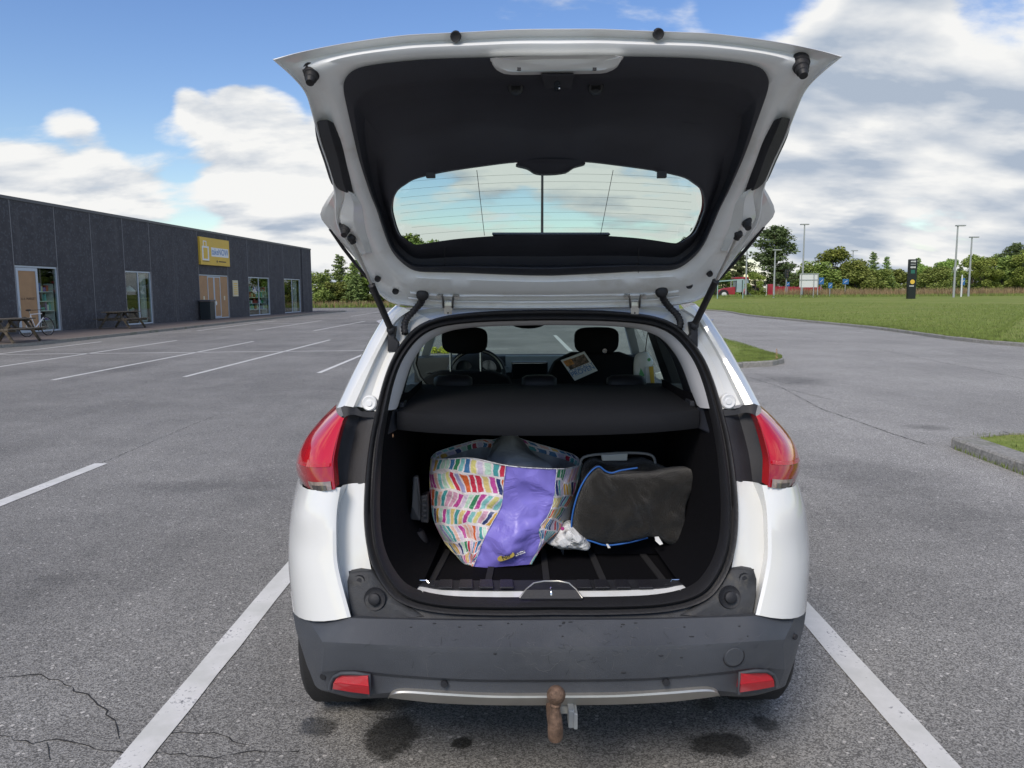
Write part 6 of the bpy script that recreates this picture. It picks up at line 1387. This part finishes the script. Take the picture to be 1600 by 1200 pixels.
mat('fleece', (.012, .0112, .0100), 1.0, var=.45, vscale=14, bump=.9, bscale=260, sheen=.25, spec=.1); mat('piping_blue', (.015, .10, .36), .6); mat('crate_grey', (.16, .165, .17), .45); mat('magenta', (.32, .02, .16), .6); mat('gold', (.55, .42, .10), .35, metal=.3); mat('dev_grey', (.045, .047, .052), .45)
bag = empty('shopping_bag', U(780, 885, 2.64), 'big purple shopping bag with rainbow brick pattern standing open in the boot', 'bag')
# rails, top (rim) to bottom : (px,py,Y)
rails = [
 [(673, 716, 2.84), (671, 745, 2.84), (672, 778, 2.83), (677, 812, 2.80), (692, 844, 2.76), (711, 868, 2.71), (735, 887, 2.665)],
 [(697, 717, 2.74), (694, 745, 2.75), (695, 780, 2.75), (698, 815, 2.735), (708, 846, 2.71), (722, 870, 2.685), (736, 887.5, 2.66)],
 [(738, 716, 2.67), (735, 745, 2.68), (733, 785, 2.69), (734, 815, 2.685), (735, 845, 2.675), (735, 870, 2.66), (737, 888, 2.655)],
 [(790, 727, 2.625), (787, 755, 2.635), (783, 790, 2.65), (768, 818, 2.65), (755, 844, 2.645), (746, 868, 2.645), (738, 888, 2.648)],
 [(830, 731, 2.625), (829, 755, 2.63), (826, 790, 2.635), (812, 818, 2.615), (802, 845, 2.595), (790, 865, 2.60), (778, 886, 2.63)],
 [(870, 732.5, 2.65), (868, 755, 2.65), (864, 785, 2.645), (856, 806, 2.635), (842, 826, 2.63), (844, 848, 2.63), (827, 882, 2.635)],
 [(890, 731, 2.72), (884, 757, 2.70), (878, 786, 2.68), (868, 808, 2.66), (855, 828, 2.64), (848, 849, 2.64), (828, 882, 2.637)],
 [(910, 725, 2.84), (902, 757, 2.80), (891, 786, 2.76), (882, 812, 2.72), (873, 829, 2.69), (851, 850, 2.66), (829, 882, 2.64)]]
RL = [catmull([U(*q) for q in r_], 7) for r_ in rails]; nrow = len(RL[0])
def wrinkle(p, amp=.010):
    q = p*11; n_ = mn.noise(q)+.4*mn.noise(q*2.3+V((3, 1, 7))); r_ = 1-abs(mn.noise(V((p.x*19+p.z*9, p.y*9, p.z*15-p.x*6))+V((5, 2, 1))))*4
    return amp*(n_*.8+.35*r_)
def bagsheet(i0, i1, name, mt, amp=.010, sub=7):
    cols = list(range(i0, i1+1)); m = MB(); rows = []
    for k in range(nrow):
        pts = [RL[c][k] for c in range(len(RL))]; cc = catmull(pts, sub)[i0*sub:i1*sub+1]
        rows.append([p+V((0, 0 if (k in (0,)) else wrinkle(p, amp)*min(1, k/5)*min(1, (nrow-1-k)/5+.2), 0)) for p in cc])
    b0 = len(m.v); m.loft(rows)
    tot = (len(RL)-1)*sub
    for r_ in range(len(rows)):
        for c in range(len(rows[0])): m.uv[b0+r_*len(rows[0])+c] = ((i0*sub+c)/tot, r_/(len(rows)-1))
    o = m.build(name, MAT[mt], bag, smooth=70, recalc=False); return o
bagsheet(0, 3, 'patterned_side', 'bag_print', .016); pf = bagsheet(3, 5, 'purple_front', 'bag_purple', .013); bagsheet(5, 7, 'patterned_edge', 'bag_print', .010)
# back wall and lining
backrim = catmull([U(*q) for q in [(673, 716, 2.84), (684, 706, 2.92), (721, 694, 2.99), (750, 687, 3.01), (772, 687, 3.0), (790, 679.5, 2.90), (805, 679.5, 2.88), (818, 687, 2.96), (866, 701, 3.0), (897, 711, 2.94), (910, 725, 2.84)]], 7)
frontrim = catmull([U(*q) for q in [(673, 716, 2.84), (697, 717, 2.74), (738, 716, 2.67), (790, 727, 2.625), (830, 731, 2.625), (870, 732.5, 2.65), (890, 731, 2.72), (910, 725, 2.84)]], 10)
def down(row, dz, dy=0, amp=.008): return [V((lerp(p.x, U(790, 760, 2.8).x, .08*dz/.1), p.y+dy+wrinkle(p+V((0, 0, dz)), amp), p.z-dz)) for p in row]
m_ = MB(); b0 = 0; rws = [backrim, down(backrim, .03, -.004, .003)]; m_.loft(rws)
for r_ in range(2):
    for c in range(len(backrim)): m_.uv[r_*len(backrim)+c] = (c/(len(backrim)-1)*.95+.02, .62+r_*.13)
m_.build('patterned_hem', MAT['bag_print'], bag, smooth=70, recalc=False)
m_ = MB(); m_.loft([down(backrim, .028, -.002, .003), down(backrim, .08, -.01), down(backrim, .16, -.03, .016), down(backrim, .24, -.06, .016), down(backrim, .34, -.08, .012)])
nn = 41
m_.build('grey_lining', MAT['bag_lining'], bag, smooth=70, recalc=False)
m_ = MB(); m_.loft([[p+V((0, .004, -.001)) for p in frontrim], [p+V((0, .02, -.08)) for p in frontrim], [p+V((0, .03, -.20)) for p in frontrim]]); m_.build('front_lining', MAT['bag_lining'], bag, smooth=70, recalc=False)
m_ = MB(); m_.loft([backrim, [V((p.x, p.y+.01, p.z-.15)) for p in backrim], [V((lerp(p.x, U(780, 880, 2.7).x, .35), p.y-.03, FL+.01)) for p in backrim]])
for r_, vv in enumerate((0, .5, 1)):
    for c in range(len(backrim)): m_.uv[r_*len(backrim)+c] = (c/(len(backrim)-1), vv)
m_.build('patterned_back', MAT['bag_print'], bag, smooth=70, recalc=False)
# folded grey handle flap rising in the middle
m_ = MB(); fl = [catmull([U(*q) for q in r_], 5) for r_ in ([(774, 687, 2.93), (788, 680, 2.88), (805, 680, 2.87), (818, 688, 2.92)], [(768, 700, 2.88), (784, 695, 2.84), (808, 695, 2.83), (832, 706, 2.88)], [(762, 716, 2.82), (785, 712, 2.78), (815, 714, 2.77), (858, 724, 2.80)], [(758, 732, 2.78), (785, 740, 2.74), (820, 742, 2.74), (866, 742, 2.76)])]
m_.loft([catmull([r_[i] for r_ in fl], 5) for i in range(len(fl[0]))])
for v in m_.v: v.y += wrinkle(v, .014)
m_.build('folded_flap', MAT['bag_lining'], bag, smooth=70, recalc=False)
m_ = MB(); m_.tube([p+V((0, -.001, 0)) for p in frontrim], .0018, 6); m_.tube(backrim, .0018, 6); m_.build('rim_seam', MAT['bag_white'], bag, smooth=60)
m_ = MB(); m_.tube([p+V((0, -.003, 0)) for p in RL[3][:nrow-2]], .0014, 5); m_.tube([p+V((0, -.003, 0)) for p in RL[5][:nrow-6]], .0014, 5); m_.build('side_seam', MAT['bag_white'], bag, smooth=60)
# crest and small lettering near the bottom of the purple panel
from mathutils.bvhtree import BVHTree
pft = BVHTree.FromPolygons([tuple(v.co+bag.location) for v in pf.data.vertices], [tuple(p.vertices) for p in pf.data.polygons])
def onbag(px, py, d=.0):
    h = pft.ray_cast(CAM, ray(px, py).normalized())[0]; return (h if h is not None else U(px, py, 2.62))+V((0, -.003-d, 0))
a, b = onbag(781, 873), onbag(800, 866); ex = (b-a).normalized(); ey = V((0, 0, 1)); ey = (ey-ex*ey.dot(ex)).normalized(); cc = lerp(a, b, .5); L_ = (b-a).length
P_ = [cc+ex*(L_*.68*math.copysign(abs(math.cos(t))**.6, math.cos(t)))+ey*(.0105*math.copysign(abs(math.sin(t))**.7, math.sin(t))) for t in [2*math.pi*i/24 for i in range(24)]]
m_ = MB(); m_.prism(P_, (0, .001, 0)); cr_ = m_.build('gold_emblem', MAT['gold'], bag)
text_mb('NII', cc+V((0, -.003, 0)), ex*1.25, ey, .020, thick=.01).build('emblem_letters', MAT['bin_dark'], bag, recalc=False)
a = onbag(812, 864)+V((0, -.001, 0))
for k, s_ in enumerate(('din butik', 'tak for i dag')):
    pass
m_ = MB()
rnd = random.Random(4)
for k in range(2):
    x = -.018
    while x < .018:
        w_ = rnd.uniform(.002, .006); q = a+ex*(x+w_/2)-ey*(k*.0065-.003); m_.prism([q-ex*w_/2-ey*.0018, q+ex*w_/2-ey*.0018, q+ex*w_/2+ey*.0018, q-ex*w_/2+ey*.0018], (0, .0006, 0)); x += w_+.0015
m_.build('small_white_print', MAT['bag_white'], bag)
# white carrier bag between bag and fleece
wb = empty('plastic_bag', U(888, 857, 2.70), 'crumpled white plastic carrier bag lying between shopping bag and fleece', 'bag')
O_ = [(853, 846), (862, 836), (874, 823), (886, 815), (900, 822), (915, 834), (922, 846), (921, 856), (900, 857), (876, 857), (862, 852)]
def pillow(name, out, Y0, bulge, mt, root, back=.08, amp=.01, n=10, sub=5, sm=70, depthf=None):
    P_ = catmull([U(x, y, Y0 if depthf is None else depthf(x, y)) for x, y in out], sub, True); cc = sum(P_, V())/len(P_); m = MB(); rows = [[lerp(p, cc, .25)+V((0, back, 0)) for p in P_], [lerp(p, cc, .04)+V((0, back*.6, 0)) for p in P_]]
    for i in range(n+1):
        k = i/n; rows.append([lerp(p, cc, k)+V((0, -bulge*(1-(1-k)**2.2)**.5 if k > 0 else 0, 0)) for p in P_])
    for r_ in rows[3:]:
        for p in r_: p.y += wrinkle(p, amp)
    m.loft(rows, closed=True); return m.build(name, MAT[mt], root, smooth=sm, merge=.0008)
pillow('bag_body', O_, 2.72, .06, 'bag_white', wb, amp=.022)
m_ = MB(); m_.lathe(U(879, 826, 2.655), (0, -1, .2), [(.007, 0), (.006, .002), (0, .002)], 12); m_.build('pink_mark', MAT['magenta'], wb)
mg = empty('magenta_pouch', U(884, 808, 2.80), 'dark magenta cloth pouch squeezed in the gap behind the white carrier bag', 'pouch'); pillow('pouch_body', [(874, 815), (880, 798), (890, 790), (898, 800), (897, 818), (886, 822)], 2.80, .03, 'magenta', mg)
# crate with grey handle
ct = empty('storage_crate', U(970, 850, 2.9), 'dark storage crate with grey carrying handle under the fleece', 'crate')
c1 = U(985, 790, 2.9); m_ = MB(); m_.box((c1.x+.02, 2.90, .63+.14), (.36, .30, .28)); m_.build('crate_body', MAT['carpet'], ct, bevel=.02)
m_ = MB(); H_ = catmull([U(*q) for q in [(906, 728, 2.80), (909, 717, 2.80), (922, 711.5, 2.80), (950, 709, 2.80), (984, 707.5, 2.80), (1010, 709, 2.80), (1021, 714, 2.80), (1024, 724, 2.80)]], 5); m_.tube(H_, .0055, 8); m_.build('handle', MAT['crate_grey'], ct, smooth=60)
m_ = MB(); m_.prism([U(*q) for q in [(939, 711, 2.79), (981, 708.5, 2.79), (980, 720, 2.79), (941, 720.5, 2.79)]], (0, .012, 0)); m_.build('handle_grip', MAT['galv'], ct, bevel=.003)
m_ = MB(); m_.tube(catmull([U(*q) for q in [(1074, 790, 2.85), (1079, 800, 2.85), (1079, 825, 2.85), (1076, 842, 2.85), (1070, 847, 2.85)]], 4), .0028, 6); m_.build('wire_loop', MAT['crate_grey'], ct, smooth=60)
# fleece
flc = empty('fleece_blanket', U(985, 850, 2.72), 'dark brown-grey fleece with blue piping draped over the crate', 'blanket')
O_ = [(934, 730), (944, 738), (956, 741), (985, 740), (1019, 741), (1045, 736), (1067, 733), (1082, 734), (1089, 744), (1084, 762), (1075, 781), (1071, 800), (1072, 825), (1070, 845), (1060, 853), (1046, 851), (1034, 844), (1019, 839), (995, 843), (970, 848), (946, 850), (925, 845), (908, 840), (895, 829), (894, 812), (898, 790), (906, 765), (918, 744)]
pillow('fleece_body', O_, 2.70, .042, 'fleece', flc, amp=.013, n=16, back=.12)
Pp = [(996, 731), (970, 735), (956, 739), (946, 736), (936, 729), (926, 734), (916, 746), (906, 764), (898, 788), (893.5, 812), (894, 830), (905, 840), (925, 846), (946, 852), (970, 850), (990, 846), (1012, 840)]
m_ = MB(); m_.tube(catmull([U(x, y, 2.692) for x, y in Pp], 4), .0032, 8); m_.build('blue_piping', MAT['piping_blue'], flc, smooth=60)
pillow('folded_layer', [(908, 745), (912, 728), (925, 718), (945, 720), (975, 722), (1005, 718), (1020, 722), (1050, 738), (1020, 748), (960, 750), (920, 752)], 2.80, .03, 'fleece', flc, amp=.006)
m_ = MB(); A = [U(*q) for q in [(1023, 839, 2.655), (1029, 838.5, 2.655), (1036, 850, 2.652), (1031, 851.5, 2.65), (1024, 845, 2.655)]]; m_.prism(A, (0, .002, 0)); m_.build('care_label', MAT['white_plastic'], flc)
m_ = MB(); m_.prism([U(*q) for q in [(947, 850, 2.67), (950, 850, 2.67), (954, 856, 2.67), (950, 856.5, 2.67)]], (0, .002, 0)); m_.build('small_tag', MAT['white_plastic'], flc)
# black inflator / cleaner at the left wall
dv = empty('hand_vacuum', U(648, 848, 2.78), 'black upright hand vacuum standing against the left boot wall', 'appliance')
m_ = MB(); m_.prism([U(*q) for q in [(640, 812, 2.74), (643, 790, 2.74), (645, 745, 2.76), (653, 744, 2.76), (657, 790, 2.74), (657, 814, 2.74)]], (0, .03, 0)); m_.build('handle_blade', MAT['dev_grey'], dv, bevel=.006)
m_ = MB(); c_ = U(648, 832, 2.76); m_.lathe(V((c_.x, c_.y, FL)), (0, 0, 1), [(.05, 0), (.055, .015), (.05, .06), (.035, .095), (.03, .10)], 20); m_.build('base', MAT['leather'], dv, smooth=40)
m_ = MB(); m_.prism([U(*q) for q in [(657, 775, 2.77), (668, 772, 2.77), (669, 818, 2.75), (657, 816, 2.75)]], (0, .05, 0)); m_.build('battery_block', MAT['leather'], dv, bevel=.004)
for k in range(4):
    m_ = MB(); m_.box(U(663, 781+k*8.5, 2.745), (.012, .006, .008)); m_.build('grip_rib', MAT['dev_grey'], dv, bevel=.002)
m_ = MB(); m_.tube(catmull([U(*q) for q in [(612, 800, 2.74), (606, 815, 2.72), (612, 832, 2.68), (630, 838, 2.68), (645, 848, 2.68)]], 5), .008, 8); m_.build('hose', MAT['leather'], dv, smooth=60)
# bag hook and strap on right wall
hk = MB(); hk.tube(catmull([U(*q) for q in [(1089, 785, 2.72), (1087, 778, 2.72), (1091, 774, 2.72), (1095, 778, 2.72)]], 4), .002, 6); cbuild(hk, 'bag_hook', 'steel', 60)
hk = MB(); hk.tube([U(1091, 812, 2.70), U(1093, 845, 2.66), U(1096, 872, 2.62)], .0022, 6); cbuild(hk, 'elastic_strap', 'crate_grey', 60)
# advert tag on the passenger seat
tgc = empty('hanging_leaflet', U(905, 552, 3.93), 'tilted white leaflet with a picture hanging on the passenger seat', 'leaflet')
Q = [(876, 563), (913, 549), (934, 579), (898, 595)]
A, B, C2, D = [U(x, y, 3.93) for x, y in Q]
ex = (B-A).normalized(); ey = (A-D).normalized(); m_ = MB(); m_.prism([D, C2, B, A], (0, .002, 0)); m_.build('card', MAT['white_plastic'], tgc)
def cardq(u0, v0, u1, v1, mt, name, d=.0008):
    f = lambda u, v: lerp(lerp(A, B, u), lerp(D, C2, u), v)+V((0, -d, 0)); m = MB(); m.prism([f(u0, v1), f(u1, v1), f(u1, v0), f(u0, v0)], (0, .0005, 0)); return m.build(name, MAT[mt], tgc)
mat('photo_print', (.16, .10, .07), .4, var=.9, vscale=60); mat('photo_orange', (.55, .22, .04), .4, var=.4, vscale=50)
cardq(.10, .10, .92, .52, 'photo_print', 'picture'); cardq(.06, .08, .38, .34, 'photo_orange', 'picture_corner', .0014)
f = lambda u, v: lerp(lerp(A, B, u), lerp(D, C2, u), v)+V((0, -.001, 0)); exx = (B-A).normalized()
eyy = ((A-D)+(B-C2)).normalized()
for s_, v_, sz in (('CLINICALLY', .61, .024), ('PROVEN', .76, .033)): text_mb(s_, f(.5, v_), exx, eyy, sz, thick=.012).build('lettering', MAT['sign_blue'], tgc, recalc=False)
# hanging detergent-like pack near the right rear door
pk = empty('refill_pack', U(1005, 600, 3.6), 'white refill pouch with green print and yellow label by the right rear window', 'pack')
pillow('pouch', [(991, 592), (991, 562), (997, 552), (1010, 549), (1016, 556), (1021, 566), (1016, 578), (1014, 600), (1000, 598)], 3.62, .02, 'white_plastic', pk, amp=.003, back=.03)
m_ = MB(); m_.prism([U(*q) for q in [(1008, 573, 3.58), (1021, 571, 3.58), (1024, 602, 3.58), (1011, 602, 3.58)]], (0, .01, 0)); m_.build('label_card', MAT['white_plastic'], pk)
m_ = MB(); m_.prism([U(*q) for q in [(1014, 573, 3.575), (1020.5, 572.3, 3.575), (1023.3, 601, 3.575), (1017, 601, 3.575)]], (0, .002, 0)); m_.build('yellow_label', MAT['sign_yellow'], pk)
m_ = MB(); m_.prism([U(*q) for q in [(998, 588, 3.585), (1001, 575, 3.585), (1007, 586, 3.585), (1004, 591, 3.585)]], (0, .002, 0)); m_.lathe(U(1014, 562, 3.585), (0, -1, 0), [(.008, 0), (.008, .002)], 12); tag(m_.build('leaf_print', goods[6], pk), kind='stuff')
m_ = MB(); m_.tube([U(1008, 550, 3.6), U(1010, 535, 3.62), U(1012, 520, 3.65)], .002, 5); m_.build('hang_cord', MAT['ink'], pk)
